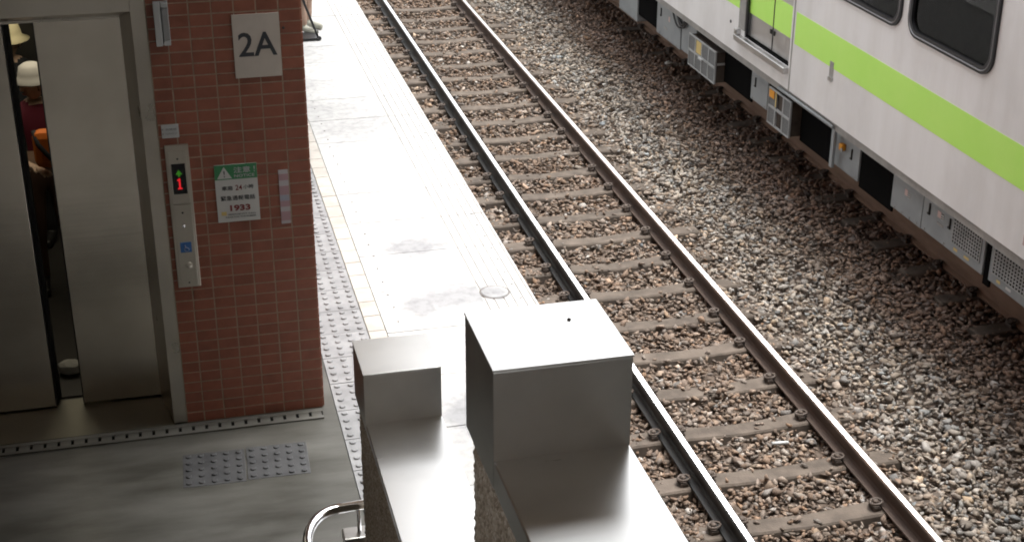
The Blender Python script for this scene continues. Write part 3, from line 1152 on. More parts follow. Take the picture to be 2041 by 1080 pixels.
# ================================================================== STAIR PARAPETS
def rough_face(mb, P, U, V, nu, nv, amp, normal):
    """grid with random relief, for pebble-dash"""
    P, U, V, nrm = map(np.array, (P, U, V, normal))
    g = []
    for j in range(nv + 1):
        for i in range(nu + 1):
            edge = (i in (0, nu)) or (j in (0, nv))
            d = 0.0 if edge else rng.uniform(-0.2, 1) * amp
            g.append(P + U * (i / nu) + V * (j / nv) + nrm * d)
    fs = [(j * (nu + 1) + i, j * (nu + 1) + i + 1, (j + 1) * (nu + 1) + i + 1, (j + 1) * (nu + 1) + i) for j in range(nv) for i in range(nu)]
    mb.add(g, fs)


def parapet(x0, x1, ys, yb, yf, ztop, zcap, zbot, skirt, label, vis_len):
    """ys: hidden start, yb: end of the wall (far), yf: near face of the raised box"""
    o = empty('stair_parapet', ((x0 + x1) / 2, yb, zbot))
    tag(o, label, 'parapet', 'parapets of the stair')
    cx, cy_, cz_ = (x0 + x1) / 2, yb, zbot
    wi = 0.016
    mb = MB().box(x0 + wi + .004 - cx, x1 - wi - cx, ys - cy_, -wi - .004, 0, zcap - 0.004 - cz_)
    ystart = -vis_len
    rough_face(mb, (x0 + wi - cx, ystart, 0), (0, vis_len - wi, 0), (0, 0, zcap - 0.004 - cz_), int(vis_len / 0.0075), int((zcap - cz_) / 0.0075), 0.007, (-1, 0, 0))
    rough_face(mb, (x0 + wi - cx, -wi, 0), (x1 - x0 - 2 * wi, 0, 0), (0, 0, zcap - 0.004 - cz_), 44, int((zcap - cz_) / 0.0085), 0.007, (0, 1, 0))
    mb.build('wall', 'pebbledash', o)
    # folded steel capping: top sheet and side skirts
    th = 0.003
    cap = MB().box(x0 - cx, x1 - cx, ys - cy_, yf + 0.01 - cy_, zcap - skirt - cz_, zcap - cz_, bev=0.004)
    cap.build('cap', 'steel_cap', o)
    bxo = MB().box(x0 - 0.0012 - cx, x1 + 0.0012 - cx, yf - cy_, 0, zcap - skirt - 0.0015 - cz_, ztop - 0.005 - cz_, bev=0.003)
    bxo.build('end_box', 'steel_cap', o)
    MB().box(x0 - 0.003 - cx, x1 + 0.003 - cx, yf - 0.0025 - cy_, 0.0025, ztop - 0.0048 - cz_, ztop - cz_, bev=0.0018).build('lid', 'steel_cap', o)
    return o


parapet(-3.176, -2.866, -2.5, 2.924, 2.639, 3.746, 3.521, 0.93, 0.072,
        'wide steel-capped parapet end with bright white-topped box, nearest the camera', 1.2)
parapet(-3.149, -2.839, 2.96, 5.316, 5.017, 2.476, 2.250, 0.925, 0.026,
        'lower steel-capped parapet end with tan-topped box, beside the brick lift wall', 1.9)
MB().lathe([(0.0005, 0.003), (0.004, 0.003), (0.005, 0.0)], seg=8).build('rivet', 'joint_dark', bpy.data.objects['stair_parapet']).location = (0.066, -0.09, 2.8165)

# staircase going up towards the camera (below the frame)
st = empty('staircase', (-4.3, 5.0, PZ))
tag(st, 'grey granite stair rising from the platform between parapets', 'staircase')
for k in range(26):
    boxo('step', (-1.1, 1.135, -0.32 * (k + 1) - 0.02, -0.32 * k, max(0.0, 0.16 * (k - 2)), 0.16 * (k + 1)), 'stair_granite', st)

# chrome handrail with its curved return into the parapet
hr = empty('handrail', (-3.30, 5.1, 1.63))
tag(hr, 'curved chrome handrail looping round the foot of the lower parapet', 'handrail')
HP = [(-3.405, 2.5, 2.93), (-3.405, 4.1, 2.13), (-3.405, 4.5, 1.93), (-3.405, 4.72, 1.80), (-3.405, 4.86, 1.70), (-3.405, 4.96, 1.645), (-3.402, 5.06, 1.63)]
for k in range(1, 10):
    a = math.radians(180 - 90 * k / 9)
    HP.append((-3.235 + 0.166 * math.cos(a), 5.12 + 0.265 * math.sin(a), 1.63))
HP += [(-3.15, 5.39, 1.63), (-2.95, 5.39, 1.63), (-2.84, 5.37, 1.63), (-2.77, 5.30, 1.63), (-2.75, 5.20, 1.63), (-2.75, 4.2, 1.63)]
MB().tube([(x_ + 3.30, y_ - 5.1, z_ - 1.63) for x_, y_, z_ in HP], 0.022, 16).build('tube', 'chrome', hr)
MB().box(0.075, 0.30, 0.232, 0.325, -0.180, -0.130, bev=0.006).build('bracket', 'steel_cap', hr)
MB().tube([(0.15, 0.285, -0.131), (0.15, 0.287, -0.015)], 0.009, 8).build('stay', 'chrome', hr)

# ================================================================== TRAIN
TX = 2.10
train = empty('commuter_train', (T2, 12.0, 0))
tag(train, 'light grey commuter train with lime green stripe and dark windows', 'train')


def TR(o, parent=None):
    if parent is None:
        o.parent = train
        o.location = (o.location.x - T2, o.location.y - 12.0, o.location.z)
    else:
        o.parent = parent
    return o


TY0, TY1 = 3.0, 30.0
BZ = 0.948
WZ0, WZ1 = 2.118, 2.98
wins = [(9.185, 10.405), (10.600, 11.820), (7.20, 8.42), (14.60, 15.82), (16.0, 17.22), (17.4, 18.62)]
doors = [(12.655, 13.785)]
holes = [rrect(a, b, WZ0, WZ1, 0.13, 7) for a, b in wins] + [[(a, 1.165), (b, 1.165), (b, 3.05), (a, 3.05)] for a, b in doors]
THK = 0.05
side = sheet_with_holes([(TY0, BZ), (TY1, BZ), (TY1, 3.30), (TY0, 3.30)], holes, THK)
remap(side, lambda u, v, w: (TX + THK / 2 + w, u, v))
TR(link('body_side', side, 'train_paint'))
# rest of the shell: curved roof, far side, floor
rp = [(TX, 3.3005), (TX + 0.05, 3.48), (TX + 0.20, 3.63), (TX + 0.6, 3.74), (T2, 3.78), (2 * T2 - TX - 0.6, 3.74), (2 * T2 - TX - 0.2, 3.63), (2 * T2 - TX - 0.05, 3.48), (2 * T2 - TX, 3.3005)]
TR(MB().prism(rp, TY0, TY1).build('roof', 'train_paint'))
TR(boxo('far_side', (2 * T2 - TX - 0.06, 2 * T2 - TX, TY0, TY1, BZ, 3.299), 'interior_cream'))
TR(boxo('floor', (TX + 0.052, 2 * T2 - TX - 0.062, TY0, TY1, 1.02, 1.12), 'under_dark'))
TR(boxo('end_wall', (TX + 0.052, 2 * T2 - TX - 0.062, TY0, TY0 + 0.05, 1.121, 3.299), 'interior_cream'))
TR(boxo('end_wall', (TX + 0.052, 2 * T2 - TX - 0.062, TY1 - 0.05, TY1, 1.121, 3.299), 'interior_cream'))
TR(boxo('solebar_shade', (TX + 0.022, TX + 0.10, TY0, TY1, 0.868, BZ - 0.0005), 'sole_grey'))  # solebar in darker grey for the shading where the side curves under
# windows: black rubber gasket, pane, bright inner lip
for a, b in wins:
    o_ = rrect(a - 0.035, b + 0.035, WZ0 - 0.035, WZ1 + 0.035, 0.155, 9)
    i_ = rrect(a + 0.022, b - 0.022, WZ0 + 0.022, WZ1 - 0.022, 0.11, 9)
    g = sheet_with_holes(o_, [i_], 0.030)
    remap(g, lambda u, v, w: (TX - 0.006 + w, u, v))
    wf = TR(link('window', g, 'black_rubber'))
    m1 = rrect(a - 0.012, b + 0.012, WZ0 - 0.012, WZ1 + 0.012, 0.14, 9)
    ring = MB().tube([(TX - 0.021, u, v) for u, v in m1 + m1[:1]], 0.0065, 6, cap=False).mesh('lip')
    r_ = link('lip', ring, 'lip_grey', wf)
    r_.location = (0, 0, 0)
    pane = MB().prism(rrect(a + 0.018, b - 0.018, WZ0 + 0.018, WZ1 - 0.018, 0.112, 9), TX + 0.004, TX + 0.010, axis='x').mesh('pane')
    link('pane', pane, 'train_glass', wf)
# green stripe: applied film, 2 mm proud
SZ0, SZ1 = 1.428, 1.738
for a, b in ((TY0, 12.560), (13.952, TY1)):
    TR(boxo('stripe', (TX - 0.002, TX + 0.001, a, b, SZ0, SZ1), 'stripe_green'))
# doorway
a, b = doors[0]
mid = (a + b) / 2 - 0.06
for y0, y1 in ((a + 0.004, mid - 0.008), (mid + 0.008, b - 0.004)):
    d = TR(boxo('door', (TX + 0.040, TX + 0.075, y0, y1, 1.19, 3.045), 'door_steel', bev=0.004))
    s_ = boxo('stripe', (TX + 0.0375, TX + 0.0405, y0 + 0.006, y1 - 0.006, SZ0, SZ1), 'stripe_green', d)
TR(boxo('door_seal', (TX + 0.036, TX + 0.070, mid - 0.0075, mid + 0.0075, 1.19, 3.045), 'black_rubber'))
TR(boxo('door_track', (TX + 0.012, TX + 0.060, a + 0.002, b - 0.002, 1.166, 1.184), 'black_gap'))
TR(boxo('door_handle', (TX + 0.028, TX + 0.039, mid - 0.055, mid - 0.020, 1.355, 1.400), 'dark_steel', bev=0.003))
TR(boxo('door_handle', (TX + 0.028, TX + 0.039, mid + 0.020, mid + 0.055, 1.355, 1.400), 'dark_steel', bev=0.003))
TR(MB().box(TX - 0.055, TX + 0.010, a - 0.01, b + 0.165, 1.100, 1.164, bev=0.006).build('door_step', 'door_steel'))
TR(boxo('step_end', (TX - 0.052, TX - 0.002, b + 0.10, b + 0.16, 1.166, 1.225), 'door_steel', bev=0.005))
TR(boxo('door_post', (TX - 0.004, TX + 0.020, b - 0.001, b + 0.162, 1.226, 3.05), 'sole_grey', bev=0.003))
TR(boxo('guard_strip', (TX + 0.004, TX + 0.030, b - 0.030, b - 0.002, 1.19, 3.045), 'black_rubber'))
TR(boxo('panel_joint', (TX - 0.006, TX + 0.002, 12.596, 12.612, BZ, 3.29), 'sole_grey', bev=0.001))
# recessed side step with a bright lower lip, rivet plug, warning patch
sp_ = TR(boxo('side_step', (TX - 0.006, TX + 0.002, 11.690, 11.765, 1.325, 1.485), 'sole_grey', bev=0.002))
boxo('lip', (TX - T2 + T2 - 0.016, TX - 0.0065, 11.688, 11.767, 1.305, 1.338), 'door_steel', sp_)
o = TR(MB().lathe([(0.0005, 0.006), (0.016, 0.006), (0.019, 0.0), (0.019, -0.003)], seg=12).build('plug', 'black_rubber'))
o.rotation_euler = (0, math.radians(-90), 0)
o.location = (TX - T2, 14.165 - 12, 1.236)
TR(boxo('plate', (TX - 0.003, TX + 0.001, 8.36, 8.468, 1.05, 1.13), 'label_pink'))

# seats and people-height clutter behind the glass
for k, (y, mt) in enumerate(((9.45, 'seat_blue'), (10.15, 'seat_blue'), (11.0, 'seat_orange'), (11.6, 'seat_blue'), (8.3, 'seat_blue'))):
    s_ = TR(MB().box(2.25, 2.75, y - 0.24, y + 0.24, 1.52, 1.62, bev=0.04).build('seat', mt))
    MB().box(2.20, 2.30, y - 0.24, y + 0.24, 1.60, 2.18, bev=0.04).build('backrest', mt, s_)
for k, (y, mt) in enumerate(((9.6, 'seat_orange'), (10.9, 'seat_orange'), (9.0, 'seat_blue'))):
    s_ = TR(MB().box(4.25, 4.72, y - 0.24, y + 0.24, 1.52, 1.62, bev=0.04).build('seat', mt))
    MB().box(4.68, 4.80, y - 0.24, y + 0.24, 1.60, 2.25, bev=0.04).build('backrest', mt, s_)

# underframe equipment
UX = 2.20
TR(boxo('underframe', (2.62, 4.45, TY0, TY1, 0.33, 1.018), 'under_dark'))
TR(boxo('pipe_tray', (2.30, 2.62, TY0, TY1, 0.87, 1.018), 'under_dark'))


def eq_box(name, y0, y1, z0, z1, x=UX, depth=0.40, mat='box_grey'):
    return TR(MB().box(x, x + depth, y0, y1, z0, z1, bev=0.006).build(name, mat))


def latch(parent, y, z, h=0.075, x=UX):
    MB().box(x - 0.012, x - 0.001, y - 0.008, y + 0.008, z - h / 2, z + h / 2, bev=0.003).box(x - 0.012, x - 0.001, y - 0.008, y + 0.024, z - h / 2, z - h / 2 + 0.014).build('latch', 'dark_steel', parent)


def sticker(parent, y, z, w, h, mat, x=UX, name='sticker'):
    boxo(name, (x - 0.0025, x - 0.0005, y - w / 2, y + w / 2, z - h / 2, z + h / 2), mat, parent)


def bolts(parent, y0, y1, z, n=2, x=UX):
    for k in range(n):
        y = y0 + (y1 - y0) * k / max(1, n - 1)
        MB().box(x - 0.006, x - 0.0005, y - 0.007, y + 0.007, z - 0.007, z + 0.007).build('bolt', 'sole_grey', parent)


def punched_grille(parent, y0, y1, z0, z1, ny, nz, x=UX):
    """perforated cover: bars over a black recess, a flat sheet that paints in the shaded depth"""
    boxo('hole_shade', (x - 0.0015, x - 0.0005, y0, y1, z0, z1), 'black_gap', parent)
    py, pz = (y1 - y0) / ny, (z1 - z0) / nz
    mb = MB()
    for i in range(ny + 1):
        mb.box(x - 0.007, x - 0.0016, y0 + i * py - py * 0.17, y0 + i * py + py * 0.17, z0 - pz * .17, z1 + pz * .17)
    for j in range(nz + 1):
        mb.box(x - 0.0064, x - 0.0018, y0 - py * .17, y1 + py * .17, z0 + j * pz - pz * 0.17, z0 + j * pz + pz * 0.17)
    tag(mb.build('grille', 'grille_grey', parent), kind='stuff')


# right-hand group: two ventilated cases and a plain one
k3 = eq_box('equipment_case', 7.6, 8.985, 0.530, 0.865)
punched_grille(k3, 8.42, 8.935, 0.612, 0.815, 13, 7)
sticker(k3, 8.84, 0.575, 0.05, 0.022, 'label_yellow'); sticker(k3, 8.70, 0.575, 0.07, 0.020, 'paper_white')
k2 = eq_box('equipment_case', 9.078, 10.044, 0.526, 0.865)
punched_grille(k2, 9.130, 9.545, 0.612, 0.822, 12, 7)
sticker(k2, 9.48, 0.570, 0.055, 0.022, 'label_yellow'); sticker(k2, 9.31, 0.570, 0.075, 0.020, 'label_yellow')
latch(k2, 9.93, 0.745, 0.10); latch(k2, 9.60, 0.745, 0.09)
sticker(k2, 9.78, 0.755, 0.05, 0.055, 'label_pink'); sticker(k2, 9.728, 0.752, 0.035, 0.05, 'paper_white'); sticker(k2, 9.75, 0.675, 0.10, 0.022, 'sole_grey')
for z in (0.772, 0.752, 0.735): sticker(k2, 9.728, z, 0.030, 0.006, 'sign_ink', x=UX - 0.002, name='print_line')
bolts(k2, 9.66, 9.98, 0.548)
k1 = eq_box('equipment_case', 10.052, 10.580, 0.520, 0.865)
sticker(k1, 10.335, 0.735, 0.045, 0.055, 'label_pink'); sticker(k1, 10.29, 0.725, 0.035, 0.05, 'paper_white')
for z in (0.742, 0.725, 0.708): sticker(k1, 10.29, z, 0.030, 0.006, 'sign_ink', x=UX - 0.002, name='print_line')
bolts(k1, 10.12, 10.50, 0.540, 4)
MB().box(UX - 0.014, UX - 0.0005, 10.32, 10.40, 0.835, 0.845).build('latch', 'dark_steel', k1)
kf = eq_box('equipment_case', 11.215, 11.800, 0.502, 0.850)
latch(kf, 11.70, 0.735, 0.10); latch(kf, 11.36, 0.715, 0.10)
bolts(kf, 11.28, 11.72, 0.525)
v_ = MB().box(UX - 0.045, UX - 0.0005, 11.49, 11.555, 0.700, 0.765, bev=0.010).build('valve', 'orange_paint', kf)
MB().box(UX - 0.055, UX - 0.046, 11.462, 11.50, 0.700, 0.735, bev=0.004).build('lever', 'sole_grey', v_)
for y0, y1 in ((8.988, 9.075), (10.585, 11.21), (11.805, 12.505), (13.055, 13.305), (13.75, 14.535), (16.79, 17.53), (18.31, 18.54)):
    TR(boxo('bay_shade_sheet', (2.215, 2.235, y0, y1, 0.46, 0.866), 'black_gap'))  # flat black sheets in place of shade inside the open bays


def cooler(y0, y1, z0, z1, ny, nz, x, depth, open_cols=(), yellow=()):
    """box with a framed filter front"""
    c = TR(MB().box(x + 0.020, x + depth, y0 + 0.01, y1 - 0.01, z0 + 0.01, z1 - 0.01).build('cooling_unit', 'under_brown'))
    fr = 0.012
    fb = MB()
    py, pz = (y1 - y0) / ny, (z1 - z0) / nz
    for i in range(ny + 1):
        yy = y0 + i * py
        fb.box(x, x + 0.019, max(y0, yy - fr), min(y1, yy + fr), z0, z1)
    for j in range(nz + 1):
        zz = z0 + j * pz
        fb.box(x - 0.002, x + 0.017, y0 - 0.001, y1 + 0.001, max(z0 - .001, zz - fr), min(z1 + .001, zz + fr))
    fb.build('front_frame', 'grille_grey', c)
    for i in range(ny):
        for j in range(nz):
            if i in open_cols: continue
            boxo('filter_panel', (x + 0.006, x + 0.012, y0 + i * py + fr, y0 + (i + 1) * py - fr, z0 + j * pz + fr, z0 + (j + 1) * pz - fr), 'filter_mesh', c)
    for (i, j) in yellow:
        boxo('sticker', (x + 0.003, x + 0.0055, y0 + i * py + 0.03, y0 + (i + 1) * py - 0.03, z0 + j * pz + 0.02, z0 + (j + 1) * pz - 0.02), 'label_yellow', c)
    return c


cA = cooler(14.53, 15.365, 0.432, 0.795, 4, 2, 2.095, 0.52, yellow=((2, 1),))
boxo('side_bar', (2.125, 2.60, 14.533, 14.545, 0.64, 0.665), 'sole_grey', cA)
boxo('latch', (2.078, 2.094, 14.90, 15.01, 0.590, 0.612), 'plastic_white', cA)
cB = cooler(12.515, 13.05, 0.485, 0.855, 3, 2, 2.095, 0.50, open_cols=(1,))
boxo('corner_panel', (2.088, 2.0925, 12.90, 13.02, 0.765, 0.842), 'orange_paint', cB)
boxo('edge_strip', (2.088, 2.0925, 12.845, 12.865, 0.70, 0.85), 'label_yellow', cB)
# open bay with a guard rail and post right of it
TR(MB().tube([(2.105, 12.84, 0.902), (2.105, 11.60, 0.902)], 0.016, 8).build('guard_rail', 'box_grey'))
TR(boxo('guard_post', (2.115, 2.145, 11.585, 11.640, 0.51, 0.884), 'box_grey', bev=0.004))
# panels further along
kd = eq_box('equipment_case', 13.31, 13.745, 0.512, 0.866)
latch(kd, 13.62, 0.72, 0.10); bolts(kd, 13.36, 13.68, 0.535)
kb = eq_box('equipment_case', 15.93, 16.78, 0.43, 0.866)
latch(kb, 16.62, 0.72, 0.10); sticker(kb, 16.33, 0.70, 0.05, 0.06, 'label_pink'); sticker(kb, 16.45, 0.56, 0.12, 0.03, 'sole_grey'); bolts(kb, 16.05, 16.66, 0.455, 3)
kb2 = eq_box('equipment_case', 15.40, 15.885, 0.45, 0.866)
sticker(kb2, 15.6, 0.70, 0.05, 0.06, 'label_pink')
ka = eq_box('equipment_case', 17.54, 18.30, 0.36, 0.866)
bolts(ka, 17.66, 18.2, 0.39)
ka2 = eq_box('equipment_case', 18.55, 20.5, 0.40, 0.866)
cb = MB()
for k, (ya, yb, dz) in enumerate(((16.02, 15.62, 0.14), (15.98, 15.66, 0.11), (16.18, 15.70, 0.17))):
    cb.tube([(2.175, ya + (yb - ya) * t_, 0.875 - dz * math.sin(math.pi * t_)) for t_ in [i / 10 for i in range(11)]], 0.011, 6)
TR(cb.build('cable_loop', 'black_rubber'))

# ================================================================== PEOPLE
def person(name, loc, rz, height, label, cols, arms, head_turn=0.0, hat=None, stance=0.0):
    """one continuous skinned body; hat and hair are children"""
    s = height / 1.70
    J, E_, Lb = {}, [], {}

    def j(k, p, r, lab, par=None):
        J[k] = (Vector(p), r, lab)
        if par: E_.append((par, k))
    j('pelvis', (0, 0, 0.94), (0.155, 0.115), 'trouser')
    j('spine', (0, 0.005, 1.08), (0.145, 0.105), 'shirt', 'pelvis')
    j('chest', (0, 0.0, 1.26), (0.165, 0.115), 'shirt', 'spine')
    j('neckb', (0, 0.01, 1.42), (0.075, 0.065), 'shirt', 'chest')
    j('neck', (0, -0.002, 1.49), (0.052, 0.055), 'skin', 'neckb')
    for sd, nm in ((-1, 'r'), (1, 'l')):
        j('sh' + nm, (sd * 0.175, 0.005, 1.375), (0.062, 0.062), 'shirt', 'neckb')
        el, wr = arms[nm]
        j('el' + nm, (sd * el[0], el[1], el[2]), (0.043, 0.043), 'sleeve', 'sh' + nm)
        mid_ = [(a_ + b_) / 2 for a_, b_ in zip((sd * el[0], el[1], el[2]), (sd * wr[0], wr[1], wr[2]))]
        j('fa' + nm, mid_, (0.040, 0.038), 'skin', 'el' + nm)
        W_ = Vector((sd * wr[0], wr[1], wr[2]))
        j('wr' + nm, W_, (0.026, 0.024), 'skin', 'fa' + nm)
        d_ = (W_ - Vector(mid_)).normalized()
        side_ = d_.cross(Vector((0, 0, 1))).normalized() if abs(d_.z) < 0.9 else Vector((0, 1, 0))
        pm = W_ + d_ * 0.055
        j('pm' + nm, pm, (0.034, 0.018), 'skin', 'wr' + nm)
        dn = Vector((0, 0, -1)) if abs(d_.z) < 0.9 else Vector((0, -1, 0))
        for q, ln in enumerate((0.062, 0.072, 0.068, 0.052)):
            b_ = pm + side_ * (q - 1.5) * 0.019 + d_ * 0.025
            j('f%d' % q + nm, b_ + d_ * ln * 0.45 + dn * 0.006, (0.009, 0.009), 'skin', 'pm' + nm)
            j('t%d' % q + nm, b_ + d_ * ln * 0.80 + dn * 0.026, (0.0075, 0.0075), 'skin', 'f%d' % q + nm)
        th0 = W_ + d_ * 0.03 - side_ * sd * 0.036
        j('th' + nm, th0, (0.010, 0.010), 'skin', 'wr' + nm)
        j('tt' + nm, th0 + d_ * 0.035 - side_ * sd * 0.012, (0.008, 0.008), 'skin', 'th' + nm)
        j('hip' + nm, (sd * 0.092, 0, 0.86), (0.095, 0.10), 'trouser', 'pelvis')
        j('kn' + nm, (sd * 0.105, -0.02 + sd * stance * 0.5, 0.48), (0.062, 0.066), 'trouser', 'hip' + nm)
        j('cf' + nm, (sd * 0.11, 0.02 + sd * stance * 0.8, 0.32), (0.055, 0.062), 'trouser', 'kn' + nm)
        j('hem' + nm, (sd * 0.11, 0.02 + sd * stance, 0.13), (0.052, 0.060), 'trouser', 'cf' + nm)
        j('an' + nm, (sd * 0.11, 0.025 + sd * stance, 0.065), (0.042, 0.052), 'shoe', 'hem' + nm)
        j('ft' + nm, (sd * 0.118, -0.09 + sd * stance, 0.038), (0.042, 0.034), 'shoe', 'an' + nm)
        j('to' + nm, (sd * 0.122, -0.165 + sd * stance, 0.030), (0.034, 0.026), 'shoe', 'ft' + nm)
    keys = list(J)
    ix = {k: i for i, k in enumerate(keys)}
    me = bpy.data.meshes.new('skel')
    me.from_pydata([J[k][0][:] for k in keys], [(ix[a], ix[b]) for a, b in E_], [])
    ob = bpy.data.objects.new('skel', me)
    C.objects.link(ob)
    md = ob.modifiers.new('skin', 'SKIN')
    md.use_smooth_shade = True
    sk = me.skin_vertices[0].data
    for i, k in enumerate(keys):
        sk[i].radius = J[k][1]
        sk[i].use_root = (k == 'pelvis')
    sb = ob.modifiers.new('sub', 'SUBSURF')
    sb.levels = sb.render_levels = 2
    body = eval_mesh(ob)
    bpy.data.objects.remove(ob)
    # head: shaped ellipsoid with nose, ears, eyes and mouth joined on
    bm = bmesh.new()
    bm.from_mesh(body)
    nbody = len(bm.faces)
    rot = Matrix.Rotation(head_turn, 4, 'Z')
    hc = Vector((0, -0.02, 1.595))

    def part(scale, off, seg=16):
        r_ = bmesh.ops.create_uvsphere(bm, u_segments=seg, v_segments=max(8, seg * 3 // 4), radius=1.0)
        for v in r_['verts']:
            q = Vector((v.co.x * scale[0], v.co.y * scale[1], v.co.z * scale[2]))
            if seg == 20:                      # taper jaw, flatten face
                t_ = max(0.0, -q.z / scale[2])
                q.x *= 1 - 0.32 * t_
                q.y *= 1 - 0.12 * t_
            v.co = hc + rot @ (q + Vector(off))
        return {f for v in r_['verts'] for f in v.link_faces}
    region = {}
    for f in part((0.076, 0.095, 0.112), (0, 0, 0), 20): region[f] = 'skin'
    for f in part((0.013, 0.022, 0.026), (0, -0.095, -0.014), 8): region[f] = 'skin'
    for sd in (-1, 1):
        for f in part((0.010, 0.022, 0.032), (sd * 0.076, 0.004, -0.008), 8): region[f] = 'skin'
        for f in part((0.012, 0.006, 0.008), (sd * 0.030, -0.086, 0.010), 8): region[f] = 'eye'
    for f in part((0.024, 0.008, 0.008), (0, -0.084, -0.060), 8): region[f] = 'lip'
    slots = ['trouser', 'shirt', 'sleeve', 'skin', 'shoe', 'eye', 'lip']
    segs = []
    for a_, b_ in E_:
        for t_ in (0.0, 0.25, 0.5, 0.75, 1.0):
            p_ = J[a_][0].lerp(J[b_][0], t_)
            lab = J[a_][2] if (t_ < 0.5) else J[b_][2]
            segs.append((p_[:], slots.index(lab)))
    SP = np.array([q[0] for q in segs]); SLb = [q[1] for q in segs]
    for f in bm.faces:
        if f in region:
            f.material_index = slots.index(region[f])
        else:
            c_ = np.array(f.calc_center_median()[:])
            f.material_index = SLb[int(np.argmin(((SP - c_) ** 2).sum(1)))]
        f.smooth = True
    for v in bm.verts: v.co *= s
    # soles rest on the floor
    zmin = min(v.co.z for v in bm.verts)
    for v in bm.verts:
        v.co.z -= zmin
    bm.to_mesh(body)
    bm.free()
    root = link(name, body, [cols['trouser'], cols['shirt'], cols['sleeve'], 'skin', cols['shoe'], 'eye_white', 'lip'])
    root.location = loc
    root.rotation_euler = (0, 0, rz)
    tag(root, label, 'person')
    H = (hc * s) - Vector((0, 0, zmin))
    # hair cap
    hb = bmesh.new()
    bmesh.ops.create_uvsphere(hb, u_segments=20, v_segments=14, radius=1.0)
    for v in hb.verts:
        v.co = Vector((v.co.x * 0.083, v.co.y * 0.102 + 0.010, v.co.z * 0.114 + 0.010))
    bmesh.ops.delete(hb, geom=[v for v in hb.verts if v.co.z < -0.055 or (v.co.y < -0.045 and v.co.z < 0.045)], context='VERTS')
    for v in hb.verts: v.co = H + rot @ (v.co * s)
    MB().bm(hb, 0, True).build('hair', 'hair', root)
    if hat:
        style, hm = hat
        prof_ = [(0.0005, 0.150), (0.05, 0.147), (0.082, 0.125), (0.094, 0.080), (0.100, 0.045), (0.150, 0.020) if style == 'bucket' else (0.128, 0.022), (0.146, 0.014) if style == 'bucket' else (0.126, 0.016), (0.097, 0.038)]
        hm_ = MB().lathe(prof_, 22)
        hm_.v = [tuple(H + Vector((x_ * s, (y_ * 1.12 + 0.004) * s, z_ * s))) for x_, y_, z_ in hm_.v]
        hm_.build('hat', hm, root)
    return root


relaxed = {'r': ((0.235, 0.03, 1.10), (0.25, -0.06, 0.86)), 'l': ((0.235, 0.03, 1.10), (0.25, -0.06, 0.86))}
holding = {'r': ((0.245, -0.02, 1.08), (0.10, -0.255, 1.05)), 'l': ((0.245, -0.02, 1.08), (0.12, -0.245, 1.09))}
CZ = PZ + 0.011
pA = person('person', (-4.640, 9.62, CZ), 0.25, 1.56, 'person in white hat and maroon top seen through the lift gap',
            dict(trouser='trouser_brown', shirt='shirt_maroon', sleeve='vest_grey', shoe='shoe_black'), holding, head_turn=-1.1, hat=('cap', 'hat_white'))
pB = person('person', (-4.83, 10.48, CZ), -0.2, 1.62, 'person in cream hat and dark clothes at the back of the lift',
            dict(trouser='trouser_black', shirt='shirt_dark', sleeve='shirt_dark', shoe='shoe_black'), relaxed, hat=('bucket', 'hat_cream'))
pC = person('person', (-2.205, 15.98, PZ), 0.9, 1.70, 'person in tan trousers and grey shoes on the bright platform',
            dict(trouser='trouser_tan', shirt='shirt_dark', sleeve='shirt_dark', shoe='shoe_grey'), relaxed, stance=0.04)
# orange bag held against the chest of the person in the lift
bg_ = empty('shoulder_bag', (-4.575, 9.30, PZ + 1.00))
tag(bg_, 'orange bag with dark strap held by the person in the lift', 'bag')
MB().box(-0.085, 0.085, -0.055, 0.055, 0.0, 0.26, bev=0.05).build('pouch', 'bag_orange', bg_)
MB().tube([(-0.07, 0.0, 0.25), (-0.05, -0.06, 0.18), (0.02, -0.068, 0.08), (0.06, -0.05, 0.02)], 0.016, 8).build('strap', 'shirt_dark', bg_)
wb_ = empty('plastic_bag', (-4.525, 8.30, PZ + 0.011))
tag(wb_, 'small crumpled white bag on the lift floor', 'bag')
bm = bmesh.new()
bmesh.ops.create_icosphere(bm, subdivisions=2, radius=1.0)
for v in bm.verts:
    v.co = Vector((v.co.x * 0.085, v.co.y * 0.06, max(-0.04, v.co.z * 0.05) + 0.04)) * random.uniform(0.88, 1.1)
    v.co.z = max(0.0, v.co.z)
MB().bm(bm).build('sack', 'bag_white', wb_)

# black folding luggage trolley in front of the far person
lt = empty('luggage_trolley', (-2.13, 15.68, PZ))
tag(lt, 'black folding luggage trolley standing at the far person\'s feet', 'trolley')
mb = MB()
for yy in (-0.11, 0.11):
    mb.tube([(0.0, yy, 0.03), (-0.135, yy, 0.43), (-0.30, yy, 0.93)], 0.012, 8)
mb.tube([(-0.30, -0.11, 0.93), (-0.305, 0.0, 0.955), (-0.30, 0.11, 0.93)], 0.012, 8)
mb.build('frame', 'black_rubber', lt)
MB().box(-0.30, 0.01, -0.14, 0.14, 0.020, 0.034, bev=0.004).build('base_plate', 'black_rubber', lt)
for yy in (-0.135, 0.135):
    w_ = MB().lathe([(0.0005, -0.010), (0.022, -0.010), (0.027, -0.007), (0.027, 0.007), (0.022, 0.010), (0.0005, 0.010)], seg=16).build('wheel', 'black_rubber', lt)
    w_.rotation_euler = (math.radians(90), 0, 0)
    w_.location = (0.004, yy, 0.0275)

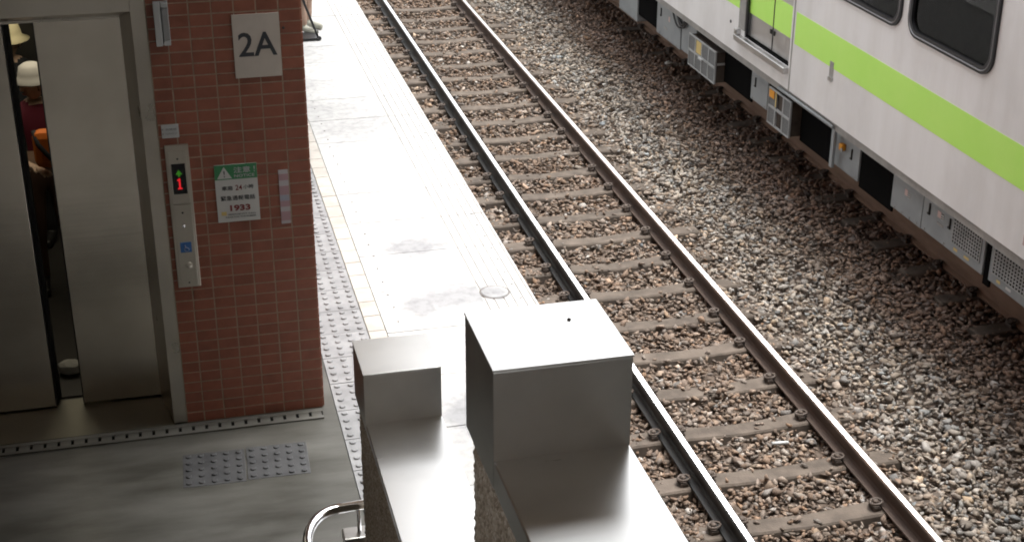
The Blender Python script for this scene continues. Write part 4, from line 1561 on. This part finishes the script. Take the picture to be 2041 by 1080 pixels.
# ================================================================== CANOPY OVER THE STAIR AND PLATFORM (above the frame; its edges and added walls shape the light)
cn = empty('platform_canopy', (-4.5, -3, PZ))
tag(cn, 'tan-painted station canopy over the stair and platform', 'canopy')
MB().box(-9.0 + 4.5, -2.25 + 4.5, -9 + 3, 11.9 + 3, 6.5 - PZ, 6.75 - PZ).build('roof', 'canopy_paint', cn)
MB().box(-9.0 + 4.5, -1.05 + 4.5, 11.902 + 3, 40 + 3, 6.5 - PZ, 6.75 - PZ).build('roof', 'canopy_paint', cn)
MB().box(-7.2 + 4.5, -7.0 + 4.5, -9 + 3, 11.2 + 3, 0.002, 4.5 - PZ).build('side_blocker', 'side_blocker_paint', cn)  # unseen wall added to keep side light off the lift front
for k in range(9):
    boxo('post', (-7.18 + 4.5, -7.02 + 4.5, -8 + 5.5 * k + 3, -7.84 + 5.5 * k + 3, (4.502 if k < 4 else PZ + 0.002) - PZ, 6.498 - PZ), 'light_wall_paint', cn)
MB().box(-6.998 + 4.5, -2.05 + 4.5, -9.0 + 3, -8.8 + 3, 0.002, 6.498 - PZ).build('back_blocker', 'blocker_paint', cn)  # unseen wall added to block light from behind

# unseen slab and wall over the tracks, added to darken the lift front
cc = empty('concourse_blocker', (0, -2.0, 0))
tag(cc, 'unseen concourse mass added to block sky light behind the stair', 'concourse')
MB().box(-9.0, 12.0, -9.0 + 2, 6.0 + 2, 6.76, 7.0).build('roof', 'canopy_paint', cc)
MB().box(-2.045, 12.0, -1.9 + 2, -1.7 + 2, -0.2, 6.758).build('front_blocker', 'blocker_paint', cc)

# small things lying on the ballast
lit = MB()
bm = bmesh.new()
bmesh.ops.create_icosphere(bm, subdivisions=2, radius=1.0)
for v in bm.verts:
    v.co = Vector((v.co.x * 0.060, v.co.y * 0.045, v.co.z * 0.028 + 0.02)) * random.uniform(0.82, 1.12)
lit.bm(bm)
o = lit.build('paper_litter', 'bag_white')
o.location = (2.50, 17.10, -0.105)
tag(o, 'crumpled white litter on the ballast beside the train grille box', 'litter')
o = MB().tube([(-0.062, 0.006, 0), (0.062, -0.006, 0)], 0.013, 10).build('pipe_piece', 'plastic_white')
o.location = (0.19, 8.165, -0.160)
tag(o, 'short pale grey pipe offcut lying between the rails', 'pipe')
